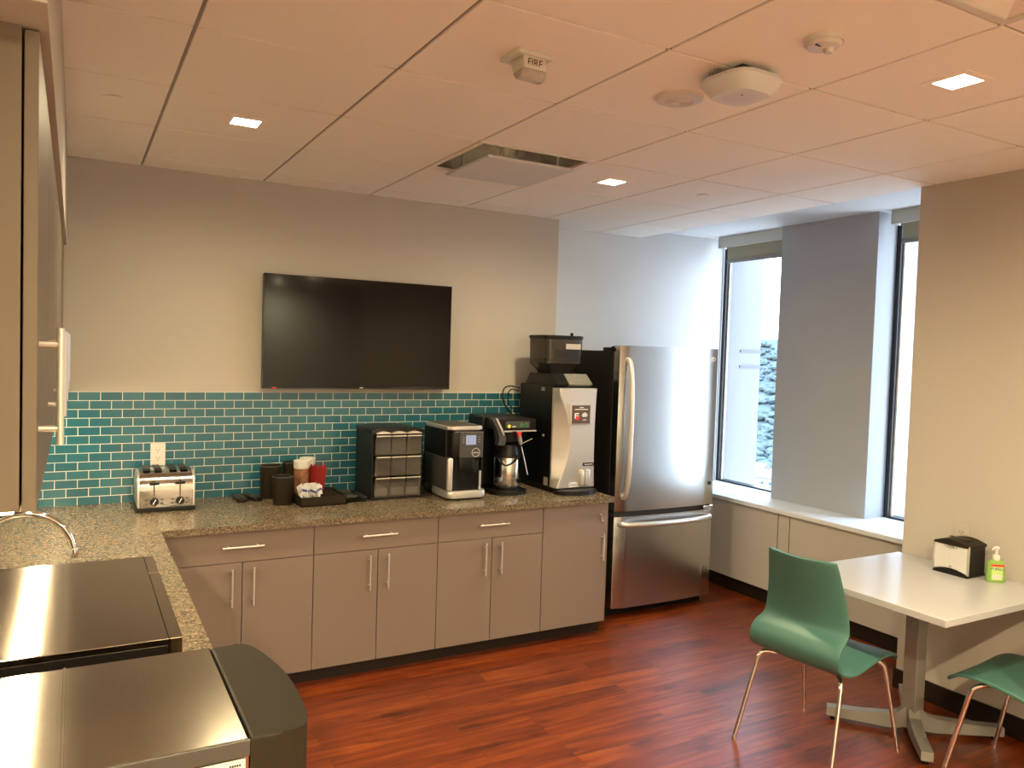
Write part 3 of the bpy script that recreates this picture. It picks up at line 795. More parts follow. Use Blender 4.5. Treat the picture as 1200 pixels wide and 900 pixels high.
bm = bmesh.new(); tube(bm, [(.142, .0, .285), (.165, -.004, .20), (.187, -.006, .115)], .003, 8); obj('drain_tube', bm, 'silver', r)
lev = smooth_path([(-.035, 0, .452), (-.022, 0, .428), (.004, 0, .380), (.018, 0, .335), (.010, 0, .295)], 5)
outl = [(p.x - .024, p.z) for p in lev] + [(p.x + .020, p.z - .004) for p in lev[::-1]]
obj('carafe_lever', prism(bmesh.new(), outl, 'y', .0, .05, .006), 'dark_grey', r, True)
le2 = [(p.x - .004, p.z + .003) for p in lev[:14]] + [(p.x + .008, p.z + .001) for p in lev[:14][::-1]]
obj('lever_edge', prism(bmesh.new(), le2, 'y', -.008, .004, .002), 'silver', r, True)

r = thing('airpot', 'stainless steel airpot with black lid standing on the airpot brewer', 'airpot', (2.282, 4.128, ZT + .022))
obj('shell', lathe(bmesh.new(), (0, 0), [(0, .015), (.080, .015), (.082, .02), (.082, .190), (.078, .198), (.0, .198)], 40), 'steel_pot' if 'steel_pot' in M else 'chrome', r, True)
obj('base_ring', lathe(bmesh.new(), (0, 0), [(0, 0), (.083, 0), (.084, .016), (.0, .016)], 40), 'black', r, True)
obj('lid', lathe(bmesh.new(), (0, 0), [(.0, .192), (.083, .192), (.082, .215), (.076, .245), (.062, .268), (.0, .272)], 36), 'black', r, True)
bm = bmesh.new(); tube(bm, smooth_path([(-.088, -.01, .205), (-.082, -.045, .185), (-.055, -.072, .150), (-.012, -.090, .165), (.03, -.086, .200), (.065, -.056, .220)], 5), .0055, 8); obj('carry_handle', bm, 'black', r, True)

# ------------------------------------------------------------------ bean machine
r = thing('bean_coffee_machine', 'tall black and silver coffee machine with smoked bean hopper beside the refrigerator', 'coffee machine', (2.512, 3.955, ZT))
W, D, H = .295, .46, .645
obj('cabinet', B(.012, W - .004, .061, D, .028, H, .004), 'black', r)
# silver front, waisted on its left side
bm = bmesh.new(); rowsA = []
n = 18
for k in range(n + 1):
    z = .035 + (H - .010 - .035) * k / n; t = k / n
    q = math.sin(PI * min(1, max(0, t * 1.05)))
    bx = .010 + .072 * q ** 1.1 * (1 if t < .62 else 1) 
    bulge = .020 * math.sin(PI * t)
    rr_ = W - .006 - .010 * math.sin(PI * t)
    rowsA.append([bm.verts.new(p) for p in ((.006, .060, z), (.007, .046, z), (bx + .004, -.006 - bulge * .5, z), (bx + .010, -.010 - bulge * .5, z), (rr_ - .012, -.010 - bulge * .5, z), (rr_, -.002, z), (W - .004, .040, z))])
for a, b in zip(rowsA, rowsA[1:]):
    for i in range(6): bm.faces.new((a[i], a[i + 1], b[i + 1], b[i]))
bm.faces.new(rowsA[0][::-1]); bm.faces.new(rowsA[-1])
obj('front_panel', bm, 'silver', r, True, 18)
y0 = -.024
obj('display_frame', B(.085, .232, y0 - .004, y0 + .02, .418, .540, .003), 'silver', r)
obj('display', B(.092, .224, y0 - .0055, y0 + .01, .424, .534), mat('display_print', (.085, .060, .050), .3), r)
bm = bmesh.new(); box(bm, .112, .205, y0 - .0065, y0 - .005, .508, .512); box(bm, .145, .175, y0 - .0065, y0 - .005, .519, .523)
obj('display_caption', bm, 'white_ink', r)
bm = bmesh.new(); box(bm, .112, .118, y0 - .0065, y0 - .005, .455, .487); box(bm, .118, .141, y0 - .0065, y0 - .005, .482, .488); box(bm, .118, .141, y0 - .0065, y0 - .005, .470, .474)
obj('cup_picture', bm, 'white_ink', r)
obj('cup_picture_back', B(.121, .144, y0 - .0062, y0 - .005, .447, .470), 'red_bright', r)
bm = bmesh.new(); prism(bm, [(.168, .465), (.198, .465), (.204, .478), (.192, .490), (.176, .490), (.163, .478)], 'y', y0 - .0065, y0 - .005); box(bm, .170, .197, y0 - .0065, y0 - .005, .444, .449)
obj('bean_picture', bm, 'white_paper', r)
obj('name_plate', B(.190, .272, -.022, -.008, .165, .184, .002), 'black_gloss', r)
bm = bmesh.new(); box(bm, .200, .262, -.0232, -.0218, .172, .177); obj('name_print', bm, 'faint_ink', r)
for x0, x1 in ((.172, .198), (.204, .240)):
    obj('spout', B(x0, x1, -.034, .0, .045, .145, .008, 3), 'silver', r, True)
obj('spout_gap', B(.198, .204, -.020, .0, .045, .145), 'dark_grey', r)
obj('notice', B(.098, .155, -.0175, -.008, .040, .066), 'white_paper', r)
text('notice_text', 'CAUTION', .010, (.126, -.018, .053), FRONT, 'ink', r)
obj('base', B(.02, W - .01, .03, D - .02, 0, .03, .006), 'black', r)
bm = prism(bmesh.new(), [(.148 + .145 * math.cos(2 * PI * k / 40), -.01 + .085 * math.sin(2 * PI * k / 40)) for k in range(40)], 'z', 0, .024, .005); obj('drip_tray', bm, 'black', r, True)
bm = prism(bmesh.new(), [(.148 + .125 * math.cos(2 * PI * k / 40), -.01 + .068 * math.sin(2 * PI * k / 40)) for k in range(40)], 'z', .0235, .0265); obj('drip_grid', bm, 'dark_grey', r)
# sloping head and hopper
hd = [(.06, H - .002), (.03, H + .012), (.10, H + .072), (.36, H + .072), (.42, H - .002)]
obj('head', prism(bmesh.new(), hd, 'x', .02, W - .015, .005), 'black', r)
obj('head_front', prism(bmesh.new(), [(.052, H), (.028, H + .012), (.098, H + .074), (.104, H + .070)], 'x', .105, W - .022), 'speckle', r)
bm = bmesh.new(); hc = (.138, .25)
def loop(w, d, z, rr): return [bm.verts.new((hc[0] + p[0], hc[1] + p[1], z)) for p in rrect(w, d, rr, 3)]
L_ = [loop(.17, .16, H + .070, .02), loop(.18, .17, H + .085, .02), loop(.265, .235, H + .135, .035), loop(.272, .24, H + .29, .035)]
for a, b in zip(L_, L_[1:]):
    for k in range(len(a)): bm.faces.new((a[k], a[(k + 1) % len(a)], b[(k + 1) % len(a)], b[k]))
bm.faces.new(L_[0][::-1])
hop = obj('bean_hopper', bm, 'smoke', r, True, 30)
bm = bmesh.new(); L_ = [loop(.16, .15, H + .073, .02), loop(.17, .16, H + .087, .02), loop(.252, .222, H + .137, .03), loop(.254, .224, H + .165, .03)]
for a, b in zip(L_, L_[1:]):
    for k in range(len(a)): bm.faces.new((a[k], a[(k + 1) % len(a)], b[(k + 1) % len(a)], b[k]))
bm.faces.new(L_[0][::-1]); bm.faces.new(L_[-1])
M['beans'] = mat('coffee_beans', (.035, .018, .010), .5, var=.9, vscale=120, bump=.8, bscale=90)
obj('coffee_beans', bm, 'beans', hop)
bm = prism(bmesh.new(), rrect(.282, .25, .04, 5, hc[0], hc[1]), 'z', H + .288, H + .308, .005); hl = obj('hopper_lid', bm, 'black', r, True)
bm = bmesh.new(); cyl(bm, (hc[0] + .085, hc[1] - .05), .010, H + .308, H + .328, 16, bev=.002); obj('lid_knob', bm, 'black', hl, True)
obj('hopper_label', B(hc[0] - .002, hc[0] + .105, hc[1] - .1235, hc[1] - .1200, H + .225, H + .258), mat('frosted_label', (.38, .34, .30), .5), hop)
obj('side_latch', B(.008, .016, .15, .17, .33, .345, .002), 'silver', r)
obj('rating_plate', B(.0115, .0145, .09, .14, .035, .085), 'grey', r)
obj('top_badge', B(.0115, .0145, .16, .20, H - .035, H - .012), 'grey', r)
# cord
bm = bmesh.new(); tube(bm, smooth_path([(2.53, 4.43, 1.44), (2.47, 4.46, 1.452), (2.425, 4.46, 1.43), (2.42, 4.46, 1.37), (2.46, 4.46, 1.30), (2.52, 4.46, 1.25)], 6), .005, 8)
o = obj('power_cord', bm, 'black', None, True); tag(o, 'black power cord looping out behind the bean coffee machine', 'cord')
bm = bmesh.new(); tube(bm, smooth_path([(2.53, 4.44, 1.42), (2.49, 4.47, 1.43), (2.465, 4.47, 1.40), (2.47, 4.47, 1.34), (2.52, 4.47, 1.29)], 6), .004, 8)
o = obj('power_cord', bm, 'black', None, True); tag(o, 'thinner inner black cord curled inside the larger loop behind the bean machine', 'cord')

# ------------------------------------------------------------------ refrigerator
r = thing('refrigerator', 'stainless steel bottom-freezer refrigerator with black sides in the niche', 'refrigerator', (2.970, 3.945, 0))
W = .825
obj('case', B(.0, W, .11, .82, .045, 1.700, .006), 'fridge_side', r)
obj('hinge_cover', B(.0, W, .065, .20, 1.695, 1.722, .005), 'black', r)
def bow(z0, z1, name):
    n = 24; bm = bmesh.new()
    front = [(.004 + (W - .008) * k / n, .020 - .022 * (math.sin(PI * (.05 + .90 * k / n)) ** .7)) for k in range(n + 1)]
    pts = [(.004, .085)] + [(.004, .022)] + front[1:-1] + [(W - .004, .022), (W - .004, .085)]
    prism(bm, pts, 'z', z0, z1, .004)
    return obj(name, bm, 'fridge', r, True, 40)
ud = bow(.688, 1.735, 'door'); ld = bow(.070, .655, 'freezer_drawer')
obj('door_liner', B(.0, W, .083, .108, .694, 1.730, .003), 'fridge_side', ud)
obj('drawer_liner', B(.0, W, .083, .108, .074, .650, .003), 'fridge_side', ld)
obj('gap_seal', B(.01, W - .01, .035, .10, .655, .688), 'dark_gap', r)
bm = bmesh.new(); tube(bm, smooth_path([(.058, .022, .775), (.058, -.018, .80), (.058, -.043, .95), (.058, -.050, 1.21), (.058, -.043, 1.47), (.058, -.018, 1.625), (.058, .022, 1.65)], 6), .0165, 14); obj('handle', bm, 'handle', ud, True)
bm = bmesh.new(); tube(bm, smooth_path([(.035, .03, .610), (.065, -.018, .610), (.20, -.055, .610), (.41, -.066, .610), (.62, -.055, .610), (.76, -.018, .610), (.79, .03, .610)], 6), .0165, 14); obj('handle', bm, 'handle', ld, True)
bm = bmesh.new(); tube(bm, [(.770, .02, 1.665), (.770, .005, 1.664)], .016, 24); obj('badge', bm, 'white_ink', ud, True)
text('badge_mark', 'GE', .015, (.770, .0046, 1.664), FRONT, 'ink', ud)
bm = bmesh.new(); tube(bm, [(.780, .025, .832), (.780, .006, .832)], .013, 20); mg = obj('magnet', bm, 'ink', ud, True)
obj('hinge', B(W - .10, W - .01, .0, .06, .660, .682, .004), 'chrome', r)
obj('toe_grille', B(.01, W - .01, .10, .14, .0, .068), 'black', r)
for x in (.05, W - .05):
    for y in (.16, .76): obj('foot', cyl(bmesh.new(), (x, y), .02, 0, .046, 12), 'black', r)

# ------------------------------------------------------------------ microwave and countertop appliance in the foreground
ZA = 1.15
r = thing('microwave', 'dark stainless microwave on the left counter behind the black-fronted appliance', 'microwave', (-.28, 1.478, ZT))
D, Wd, Hh = .430, .595, ZA - ZT
obj('body', B(0, D, 0, Wd, .012, Hh, .0012), 'steel_dark', r)
obj('side_panel', B(.002, D - .002, -.0015, .004, .014, Hh - .012), 'black', r)
obj('door', B(D + .0006, D + .0225, .0, Wd * .74, .012, Hh, .0012), 'steel_dark', r)
obj('control_panel', B(D + .0006, D + .0225, Wd * .7412, Wd, .012, Hh, .0012), 'steel_dark', r)
dw = obj('window', B(D + .022, D + .0235, .06, Wd * .66, .07, Hh - .06, .0005), 'black_gloss', r)
obj('display', B(D + .022, D + .0237, Wd * .78, Wd * .96, .23, .28), 'black_gloss', r)
bm = bmesh.new()
for i in range(3):
    for j in range(4): box(bm, D + .022, D + .024, Wd * .79 + i * .036, Wd * .79 + i * .036 + .026, .05 + j * .042, .05 + j * .042 + .026, .0008, 1)
obj('keypad', bm, 'grey', r)
for x in (.04, D - .04):
    for y in (.05, Wd - .05): obj('foot', cyl(bmesh.new(), (x, y), .014, 0, .013, 12), 'black', r)

r = thing('countertop_appliance', 'stainless countertop appliance with rounded black front, nearest the camera at left', 'appliance', (-.34, 1.054, ZT))
D, Wd = .5475, .353; Hh = ZA - ZT
obj('body', B(0, D, 0, Wd, .015, Hh, .003), 'steel_y', r)
n = 26; pts = [(D + .001, .001)]
for k in range(n + 1):
    t = k / n
    if t < .2: pass
c1 = smooth_path([(D + .040, .0, 0), (D + .066, .004, 0), (D + .080, .018, 0), (D + .087, .05, 0), (D + .092, .11, 0), (D + .091, .19, 0), (D + .080, .27, 0), (D + .066, .325, 0), (D + .052, .347, 0), (D + .036, Wd, 0)], 5)
pts = [(D + .001, 0)] + [(p.x, p.y) for p in c1] + [(D + .001, Wd)]
obj('front_cover', prism(bmesh.new(), pts, 'z', .012, Hh, .006, 3), 'black_soft', r, True, 40)
obj('top_seam', B(.329, .333, .0, Wd, Hh - .0005, Hh + .0012, .0005), 'steel_y', r)
obj('side_trim', B(.0, D, -.003, .001, Hh - .022, Hh + .0003, .001), 'gunmetal', r)
st = obj('rating_sticker', B(D - .072, D - .006, -.0042, -.0028, Hh - .066, Hh - .024), 'white_paper', r)
star = [((.0045 if k % 2 == 0 else .0018) * math.sin(2 * PI * k / 10) + D - .044, (.0045 if k % 2 == 0 else .0018) * math.cos(2 * PI * k / 10) + Hh - .031) for k in range(10)]
obj('star', prism(bmesh.new(), star, 'y', -.0050, -.0041), 'red_bright', st)
bm = bmesh.new()
for k in range(8): box(bm, D - .068 + k * .0026, D - .0665 + k * .0026, -.0048, -.0041, Hh - .0325, Hh - .0295)
for k in range(5): box(bm, D - .026 + k * .003, D - .024 + k * .003, -.0048, -.0041, Hh - .0325, Hh - .0295)
x = D - .056
for k in range(14):
    wq = random.choice((.0008, .0014, .002)); box(bm, x, x + wq, -.0048, -.0041, Hh - .060, Hh - .038); x += wq + random.choice((.0008, .0012))
obj('barcode', bm, 'ink', st)
for xx in (.05, D - .05):
    for y in (.05, Wd - .05): obj('foot', cyl(bmesh.new(), (xx, y), .016, 0, .016, 12), 'black', r)

# ------------------------------------------------------------------ table
r = thing('cafe_table', 'white rectangular table on a single steel pedestal against the right wall', 'table', (3.325, 2.155, 0))
obj('tabletop', B(-.425, .407, -.392, .385, .676, .705, .0025), 'laminate', r)
obj('column', B(-.033, .033, -.033, .033, .05, .66, .004), 'post', r)
obj('mounting_plate', B(-.2, .2, -.2, .2, .66, .676, .003), 'steel', r)
for (ex, ey) in ((-.215, .285), (-.205, -.21), (.335, -.21), (.345, .275)):
    L = math.hypot(ex, ey); d = Vector((ex / L, ey / L, 0)); pz = Vector((-d.y, d.x, 0)); bm = bmesh.new()
    sec = [(.0, .04, .14), (.035, .036, .125), (.06, .026, .098), (.10, .022, .085), (L * .6, .022, .070), (L, .022, .062)]
    rings = []
    for s, zb, zt in sec:
        w = .024
        rings.append([bm.verts.new(d * s + pz * q * w + Vector((0, 0, z))) for q, z in ((-1, zb), (1, zb), (1, zt), (-1, zt))])
    for a, b in zip(rings, rings[1:]):
        for k in range(4): bm.faces.new((a[k], a[(k + 1) % 4], b[(k + 1) % 4], b[k]))
    bm.faces.new(rings[0][::-1]); bm.faces.new(rings[-1])
    lg = obj('foot', bm, 'post', r)
    bm = bmesh.new(); e = d * (L - .03); cyl(bm, (e.x, e.y), .014, 0, .024, 14); obj('glide', bm, 'black', lg)

# ------------------------------------------------------------------ chairs
def make_chair(label, loc, rz, group):
    r = thing('cafe_chair', label, 'chair', loc, rz, group)
    # profile: (forward y, z, half width, side lift forward / up)
    P = [(.258, .386, .200, 0), (.238, .404, .210, 0), (.195, .424, .218, .0), (.11, .428, .220, .0), (.02, .415, .220, 0), (-.06, .398, .219, 0), (-.125, .396, .217, 0),
         (-.180, .412, .215, 0), (-.214, .447, .214, .004), (-.220, .487, .212, .006), (-.200, .522, .208, .010), (-.166, .545, .203, .016), (-.150, .572, .199, .022), (-.157, .64, .191, .030), (-.176, .72, .180, .036), (-.200, .80, .169, .040), (-.219, .858, .160, .042)]
    pv = smooth_path([(a, b, c) for a, b, c, d in P], 3); lf = smooth_path([(d, 0, 0) for *_, d in P], 3)
    bm = bmesh.new(); n = 12; rows = []
    for p, q in zip(pv, lf):
        row = []
        for k in range(n + 1):
            u = -1 + 2 * k / n
            row.append(bm.verts.new((u * p.z, p.x + q.x * u * u, p.y + (.006 * u * u if q.x < .002 else 0))))
        rows.append(row)
    for a, b in zip(rows, rows[1:]):
        for k in range(n): bm.faces.new((a[k], a[k + 1], b[k + 1], b[k]))
    sh = obj('seat_shell', bm, 'chair', r, True, 180)
    s = sh.modifiers.new('thick', 'SOLIDIFY'); s.thickness = .013; s.offset = 0
    b_ = sh.modifiers.new('round', 'BEVEL'); b_.width = .003; b_.segments = 2; b_.limit_method = 'ANGLE'; b_.angle_limit = math.radians(50)
    for sx in (-1, 1):
        for nm, pth in (('f', [(sx * .06, .10, .400), (sx * .13, .118, .402), (sx * .170, .135, .402), (sx * .192, .160, .382), (sx * .200, .175, .335), (sx * .228, .245, .006)]),
                        ('b', [(sx * .06, -.06, .380), (sx * .14, -.12, .384), (sx * .178, -.150, .384), (sx * .196, -.170, .365), (sx * .203, -.185, .31), (sx * .230, -.275, .006)])):
            bm = bmesh.new(); q = smooth_path(pth[:5], 4)[:-1] + [Vector(pth[4]), Vector(pth[5])]
            tube(bm, q, .0098, 12); cyl(bm, (pth[5][0], pth[5][1]), .0105, 0, .012, 12)
            obj('leg', bm, 'chrome', r, True)
    bm = bmesh.new()
    for sx in (-1, 1): tube(bm, [(sx * .07, .105, .405), (sx * .07, -.07, .381)], .008, 10)
    tube(bm, [(-.09, .02, .393), (.09, .02, .393)], .008, 10)
    obj('seat_frame', bm, 'chrome', r, True)
    return r
make_chair('green plastic chair tucked under the left end of the table, seen from behind', (2.86, 2.285, 0), math.radians(7 - 90), 'green plastic chairs at the table')
make_chair('green plastic chair cut off by the right edge, facing the near side of the table', (3.365, 1.655, 0), math.radians(6), 'green plastic chairs at the table')

# ------------------------------------------------------------------ napkin dispenser, sanitizer
r = thing('napkin_dispenser', 'black napkin dispenser with white printed front card on the table', 'napkin dispenser', (3.565, 2.16, .705))
# local: front faces -x, width along y
W, D, H = .165, .135, .150
obj('body', B(.006, D, -W / 2 + .004, W / 2 - .004, .006, H - .006, .004), 'black', r)
arc = [(-W / 2 + W * k / 16, .014 * math.sin(PI * k / 16)) for k in range(17)]
obj('base', prism(bmesh.new(), [(-W / 2, 0)] + [(W / 2, 0)] + [(a, .010 + b) for a, b in arc[::-1]], 'x', -.008, D, .002), 'black', r)
tp = [(a, H - .004 + b * 1.3) for a, b in arc] + [(W / 2, H - .014), (-W / 2, H - .014)]
obj('top', prism(bmesh.new(), tp, 'x', -.008, D + .003, .002), 'black_soft', r, True)
obj('napkin_slot', B(.055, .075, -.045, .05, H + .0125, H + .0150), 'ink', r)
card = [(a * .93, .016 + b) for a, b in arc] + [(a * .93, H - .012 + b * 1.1) for a, b in arc[::-1]]
cd = obj('front_card', prism(bmesh.new(), card, 'x', -.0045, .0055), 'white_paper', r)
for s in (-1, 1): obj('front_frame', B(-.007, .006, s * W / 2 * .97 - .004, s * W / 2 * .97 + .004, .012, H - .004, .002), 'chrome', r)
ov = [(-.0055, .030 * math.cos(2 * PI * k / 28), H - .018 + .009 * math.sin(2 * PI * k / 28)) for k in range(29)]
bm = bmesh.new(); tube(bm, ov, .0009, 5); obj('card_logo_outline', bm, 'ink', cd)
bm = bmesh.new(); tube(bm, smooth_path([(-.0055, .016, H - .020), (-.0055, .010, H - .013), (-.0055, .004, H - .022), (-.0055, -.004, H - .013), (-.0055, -.010, H - .022), (-.0055, -.017, H - .013)], 4), .0018, 5); obj('card_logo', bm, 'ink', cd)
bm = bmesh.new()
for i in range(6):
    for j in range(6):
        yy = .052 - i * .019; zz = .055 + j * .0115; box(bm, -.0050, -.0044, yy - .014 * random.uniform(.6, 1), yy, zz, zz + .0016)
obj('card_text', bm, 'faint_ink', cd)
bm = bmesh.new(); tube(bm, [(-.0055, .004 * math.cos(2 * PI * k / 16), .038 + .004 * math.sin(2 * PI * k / 16)) for k in range(17)], .0008, 5); obj('card_seal', bm, 'ink', cd)

r = thing('sanitizer_bottle', 'clear pump bottle of green hand sanitizer on the table beside the napkin dispenser', 'bottle', (3.640, 2.000, .705), math.radians(-38))
def rr_loft(bm, secs):
    R_ = [[bm.verts.new((p[0], p[1], z)) for p in rrect(w, d, rad, 5)] for w, d, rad, z in secs]
    for a, b in zip(R_, R_[1:]):
        for k in range(len(a)): bm.faces.new((a[k], a[(k + 1) % len(a)], b[(k + 1) % len(a)], b[k]))
    bm.faces.new(R_[0][::-1]); bm.faces.new(R_[-1]); return bm
obj('body', rr_loft(bmesh.new(), [(.070, .034, .012, 0), (.076, .038, .014, .004), (.074, .037, .014, .06), (.068, .034, .014, .088), (.05, .03, .012, .098), (.026, .026, .012, .102)]), 'green_gel', r, True)
lb = obj('label', rr_loft(bmesh.new(), [(.060, .0386, .010, .012), (.060, .0386, .010, .082)]), mat('green_label', (.45, .62, .20), .4), r)
obj('label_band', B(-.029, .029, -.0202, -.0190, .073, .083), 'red_bright', lb)
text('label_text', 'PURELL', .0165, (0, -.0198, .062), FRONT, 'blue', lb)
bm = prism(bmesh.new(), [(.022 * math.cos(2 * PI * k / 20) , .028 + .010 * math.sin(2 * PI * k / 20)) for k in range(20)], 'y', -.0200, -.0190); obj('leaf_picture', bm, 'white_paper', lb)
bm = bmesh.new(); cyl(bm, (0, 0), .0155, .100, .122, 24, bev=.002); obj('collar', bm, 'white', r, True)
bm = bmesh.new(); cyl(bm, (0, 0), .006, .120, .150, 16); cyl(bm, (0, 0), .012, .148, .160, 20, bev=.003); tube(bm, [(0, 0, .155), (-.016, -.012, .154), (-.026, -.020, .147)], [.006, .005, .004], 10)
obj('pump', bm, 'white', r, True)

# ------------------------------------------------------------------ ceiling fittings
def downlight(x, y, label, k=1.):
    r = thing('downlight', label, 'ceiling light', (x, y, ZC), group='square recessed downlights')
    a = .075; b = .052; bm = bmesh.new()
    for (x0, x1, y0, y1) in ((-a, a, -a, -b), (-a, a, b, a), (-a, -b, -b, b), (b, a, -b, b)): box(bm, x0, x1, y0, y1, -.003, 0)
    obj('trim_ring', bm, 'ceil', r)
    obj('diffuser', B(-b, b, -b, b, -.0028, -.0005), 'diffuser', r)
    L = bpy.data.lights.new('downlight_lamp', 'SPOT'); L.spot_size = math.radians(176); L.spot_blend = 1.0; L.shadow_soft_size = .05; L.energy = 156 * k; L.color = WARM
    o = bpy.data.objects.new('downlight_lamp', L); o.location = (x, y, ZC - .012); COL.objects.link(o)
downlight(GX + T / 2, 3.364, 'small square lit downlight in the ceiling at left, above the toaster corner', .66)
downlight(GX + T * 3.5, 3.364, 'small square lit downlight in the ceiling in front of the refrigerator', .70)
downlight(GX + T * 3.5, 1.534, 'small square lit downlight in the ceiling at upper right, above the table', .80)
downlight(GX + T / 2, -.295, 'square lit downlight in the ceiling behind the camera at left', 3.3)
downlight(GX + T * 3.5, -.295, 'square lit downlight in the ceiling behind the camera at right', 2.5)

downlight(GX + T / 2, -2.124, 'unseen square downlight added far behind the camera at left as fill light', 3.3)  # unseen pair added to brighten the wall cabinet end panel
downlight(GX + T * 3.5, -2.124, 'unseen square downlight added far behind the camera at right as fill light', 2.5)

r = thing('air_diffuser', 'square air diffuser with hanging centre plate in the ceiling above the television', 'air vent', (GX + T * 2.5, 3.364, ZC))
a = .3; b = .278; bm = bmesh.new()
for (x0, x1, y0, y1) in ((-a, a, -a, -b), (-a, a, b, a), (-a, -b, -b, b), (b, a, -b, b)): box(bm, x0, x1, y0, y1, -.001, .010)
obj('frame', bm, 'ceil', r)
bm = bmesh.new()
for (x0, x1, y0, y1) in ((-b - .01, b + .01, -b - .01, -b), (-b - .01, b + .01, b, b + .01), (-b - .01, -b, -b, b), (b, b + .01, -b, b)): box(bm, x0, x1, y0, y1, .0101, .13)
box(bm, -b, b, -b, b, .12, .13)
obj('duct_collar', bm, 'steel', r)
obj('face_plate', B(-.228, .228, -.228, .228, -.040, -.028, .002), 'white_wall', r)
for x in (-.15, .15):
    for y in (-.2, .2): obj('hanger', tube(bmesh.new(), [(x, y, -.028), (x, y, .12)], .006, 8), 'handle', r)

r = thing('troffer_light', 'recessed square ceiling light panel cut off by the top edge at right', 'ceiling light', (GX + T * 2.5, .925, ZC))
a = .3; b = .278; bm = bmesh.new()
for (x0, x1, y0, y1) in ((-a, a, -a, -b), (-a, a, b, a), (-a, -b, -b, b), (b, a, -b, b)): box(bm, x0, x1, y0, y1, -.002, .012)
obj('frame', bm, 'white', r)
bm = bmesh.new()
def sq(h, z): return [bm.verts.new(p) for p in ((-h, -b, z), (h, -b, z), (h, b, z), (-h, b, z))]
A = [bm.verts.new(p) for p in ((-b, -b, .004), (b, -b, .004), (b, b, .004), (-b, b, .004))]; C_ = [bm.verts.new(p) for p in ((-.16, -.16, .06), (.16, -.16, .06), (.16, .16, .06), (-.16, .16, .06))]
for k in range(4): bm.faces.new((A[k], A[(k + 1) % 4], C_[(k + 1) % 4], C_[k]))
bm.faces.new(C_); obj('reflector', bm, 'troffer', r)
obj('lens', B(-.16, .16, -.26, .26, .02, .03, .004), 'troffer', r)

M['brown_ink'] = mat('brown_ink', (.10, .035, .02), .6); mat_ink = 'brown_ink'
r = thing('fire_strobe', 'ceiling fire alarm strobe lettered FIRE above the middle of the room', 'fire alarm', (1.195, 2.12, ZC), math.radians(4))
obj('mounting_plate', prism(bmesh.new(), rrect(.125, .110, .006, 3), 'z', -.014, 0, .003), 'white', r)
obj('body', prism(bmesh.new(), [(-.045, -.014), (-.050, -.050), (-.028, -.056), (.010, -.056), (.030, -.014)], 'x', -.040, .042, .004), 'white', r)
lens = [(-.047, -.050), (-.046, -.066), (-.036, -.078), (-.006, -.076), (.008, -.056)]
obj('lens', prism(bmesh.new(), lens, 'x', -.044, .046, .006, 3), 'strobe_lens', r, True)
text('lettering', 'FIRE', .030, (.0, -.0490, -.033), (math.radians(90 + 8), 0, 0), mat_ink, r)

r = thing('ceiling_speaker', 'round white ceiling speaker grille beside the wireless access point', 'speaker', (1.822, 2.145, ZC))
obj('rim', lathe(bmesh.new(), (0, 0), [(0, 0), (.083, 0), (.080, -.010), (.066, -.016), (.054, -.014), (.0, -.014)], 40), 'white', r, True)
bm = bmesh.new()
for q in (.008, .016, .024, .032, .040, .048): lathe(bm, (0, 0), [(q - .0025, -.0135), (q, -.0165), (q + .0025, -.0135), (q - .0025, -.0135)], 32)
obj('grille', bm, 'grey_white', r)

r = thing('smoke_detector', 'round white smoke detector on the ceiling near the top edge', 'smoke detector', (1.815, 1.540, ZC))
obj('base', lathe(bmesh.new(), (0, 0), [(0, 0), (.054, 0), (.054, -.014), (.0, -.014)], 36), 'white', r, True)
obj('cover', lathe(bmesh.new(), (0, 0), [(0, -.014), (.050, -.014), (.044, -.024), (.030, -.028), (.0, -.030)], 36), 'white', r, True)
bm = bmesh.new(); lathe(bm, (.008, -.010), [(0, -.028), (.015, -.028), (.011, -.041), (0, -.044)], 20); obj('sensor_cap', bm, 'white', r, True)
obj('test_window', B(-.040, -.014, -.012, -.006, -.0285, -.0235), 'ink', r)

r = thing('access_point', 'large white rounded-square wireless access point hung from the ceiling', 'access point', (1.825, 1.860, ZC), math.radians(3))
obj('mount', B(-.06, .06, -.06, .06, -.020, 0), 'dark_grey', r)
obj('housing', rr_loft(bmesh.new(), [(.150, .150, .045, -.076), (.158, .158, .048, -.073), (.205, .205, .062, -.042), (.212, .212, .064, -.034), (.205, .205, .062, -.022)]), 'white_wall', r, True, 18)
obj('face_recess', rr_loft(bmesh.new(), [(.085, .085, .03, -.0770), (.10, .10, .034, -.0758)]), 'grey_white', r, True)
bm = bmesh.new(); tube(bm, [(-.02, -.025, -.0765), (-.02, -.025, -.0785)], .003, 10); obj('status_light', bm, 'ink', r)
for x, y in ((-.075, .05), (-.085, .02), (-.04, .085)): obj('clip', B(x - .008, x + .008, y - .008, y + .008, -.022, 0), 'grey', r)

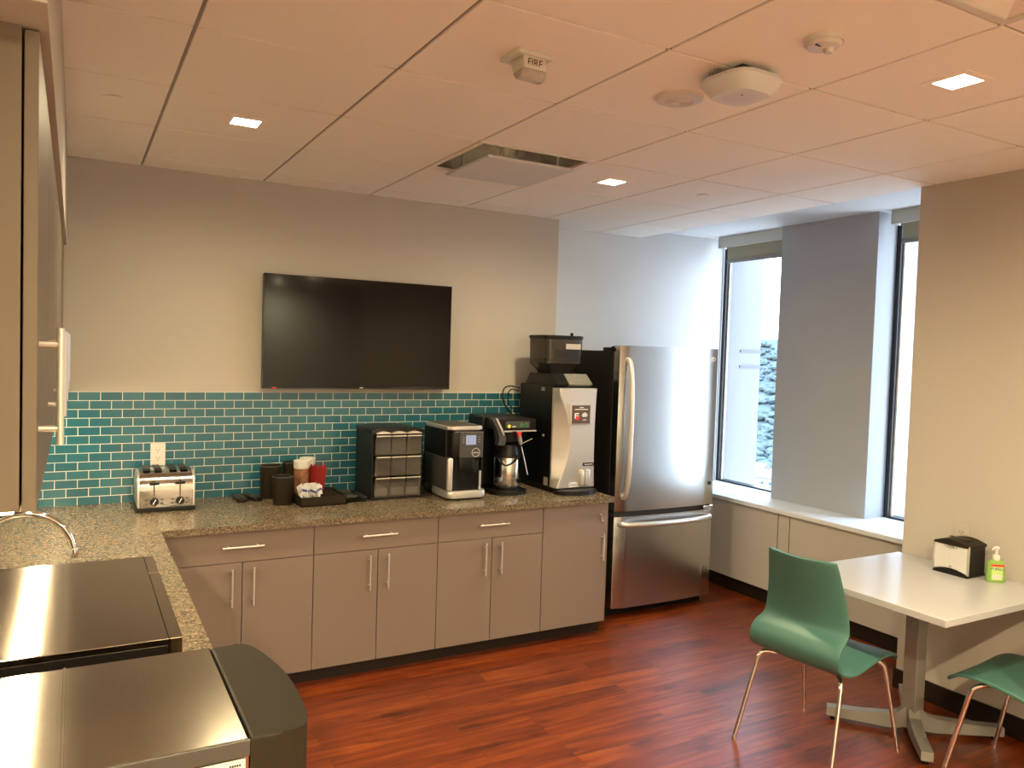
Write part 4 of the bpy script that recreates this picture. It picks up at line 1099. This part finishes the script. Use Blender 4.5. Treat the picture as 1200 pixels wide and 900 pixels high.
def sprinkler(x, y, rad, label):
    r = thing('sprinkler_cover', label, 'sprinkler', (x, y, ZC), group='concealed sprinkler covers')
    bm = bmesh.new(); cyl(bm, (0, 0), rad, -.0055, -.0025, 32, bev=.001); obj('cap', bm, 'ceil', r, True)
    bm = bmesh.new(); cyl(bm, (0, 0), rad * .86, -.0025, 0, 32); obj('cup', bm, 'dark_grey', r, True)
sprinkler(.123, 3.325, .040, 'round sprinkler cover in the ceiling tile left of the left downlight')
sprinkler(3.025, 3.335, .037, 'small white sprinkler cover in the ceiling near the niche and windows')

# ------------------------------------------------------------------ light
w = bpy.data.worlds.new('daylight'); S.world = w; w.use_nodes = True
n = w.node_tree.nodes; l = w.node_tree.links; bg = n['Background']
tc = n.new('ShaderNodeTexCoord'); sp = n.new('ShaderNodeSeparateXYZ'); l.new(tc.outputs['Generated'], sp.inputs[0])
rp = n.new('ShaderNodeValToRGB'); rp.color_ramp.elements[0].position = 0; rp.color_ramp.elements[0].color = (.86, .95, 1.05, 1)
rp.color_ramp.elements[1].position = .8; rp.color_ramp.elements[1].color = (.58, .80, 1.1, 1)
l.new(sp.outputs[2], rp.inputs[0]); l.new(rp.outputs[0], bg.inputs[0]); bg.inputs[1].default_value = 8.4

# ------------------------------------------------------------------ camera
cd = bpy.data.cameras.new('camera'); cam = bpy.data.objects.new('camera', cd); COL.objects.link(cam)
yaw, pitch, roll, f, H = .5083, .0405, .0316, 922.9, 1.6715
fw = Vector((math.sin(yaw) * math.cos(pitch), math.cos(yaw) * math.cos(pitch), -math.sin(pitch)))
rt = Vector((math.cos(yaw), -math.sin(yaw), 0)); up = rt.cross(fw)
r2 = rt * math.cos(roll) + up * math.sin(roll); u2 = -rt * math.sin(roll) + up * math.cos(roll)
cam.matrix_world = Matrix(((r2.x, u2.x, -fw.x, 0), (r2.y, u2.y, -fw.y, 0), (r2.z, u2.z, -fw.z, H), (0, 0, 0, 1)))
cd.sensor_fit = 'HORIZONTAL'; cd.sensor_width = 36; cd.lens = f / 1200 * 36; cd.clip_start = .05; cd.clip_end = 3000
S.camera = cam
S.view_settings.view_transform = 'Standard'; S.view_settings.look = 'None'; S.view_settings.gamma = 1; S.view_settings.use_curve_mapping = False
S.view_settings.exposure = .35
S.cycles.use_denoising = True
S.cycles.max_bounces = 10; S.cycles.diffuse_bounces = 5; S.cycles.transparent_max_bounces = 16; S.cycles.sample_clamp_indirect = 6
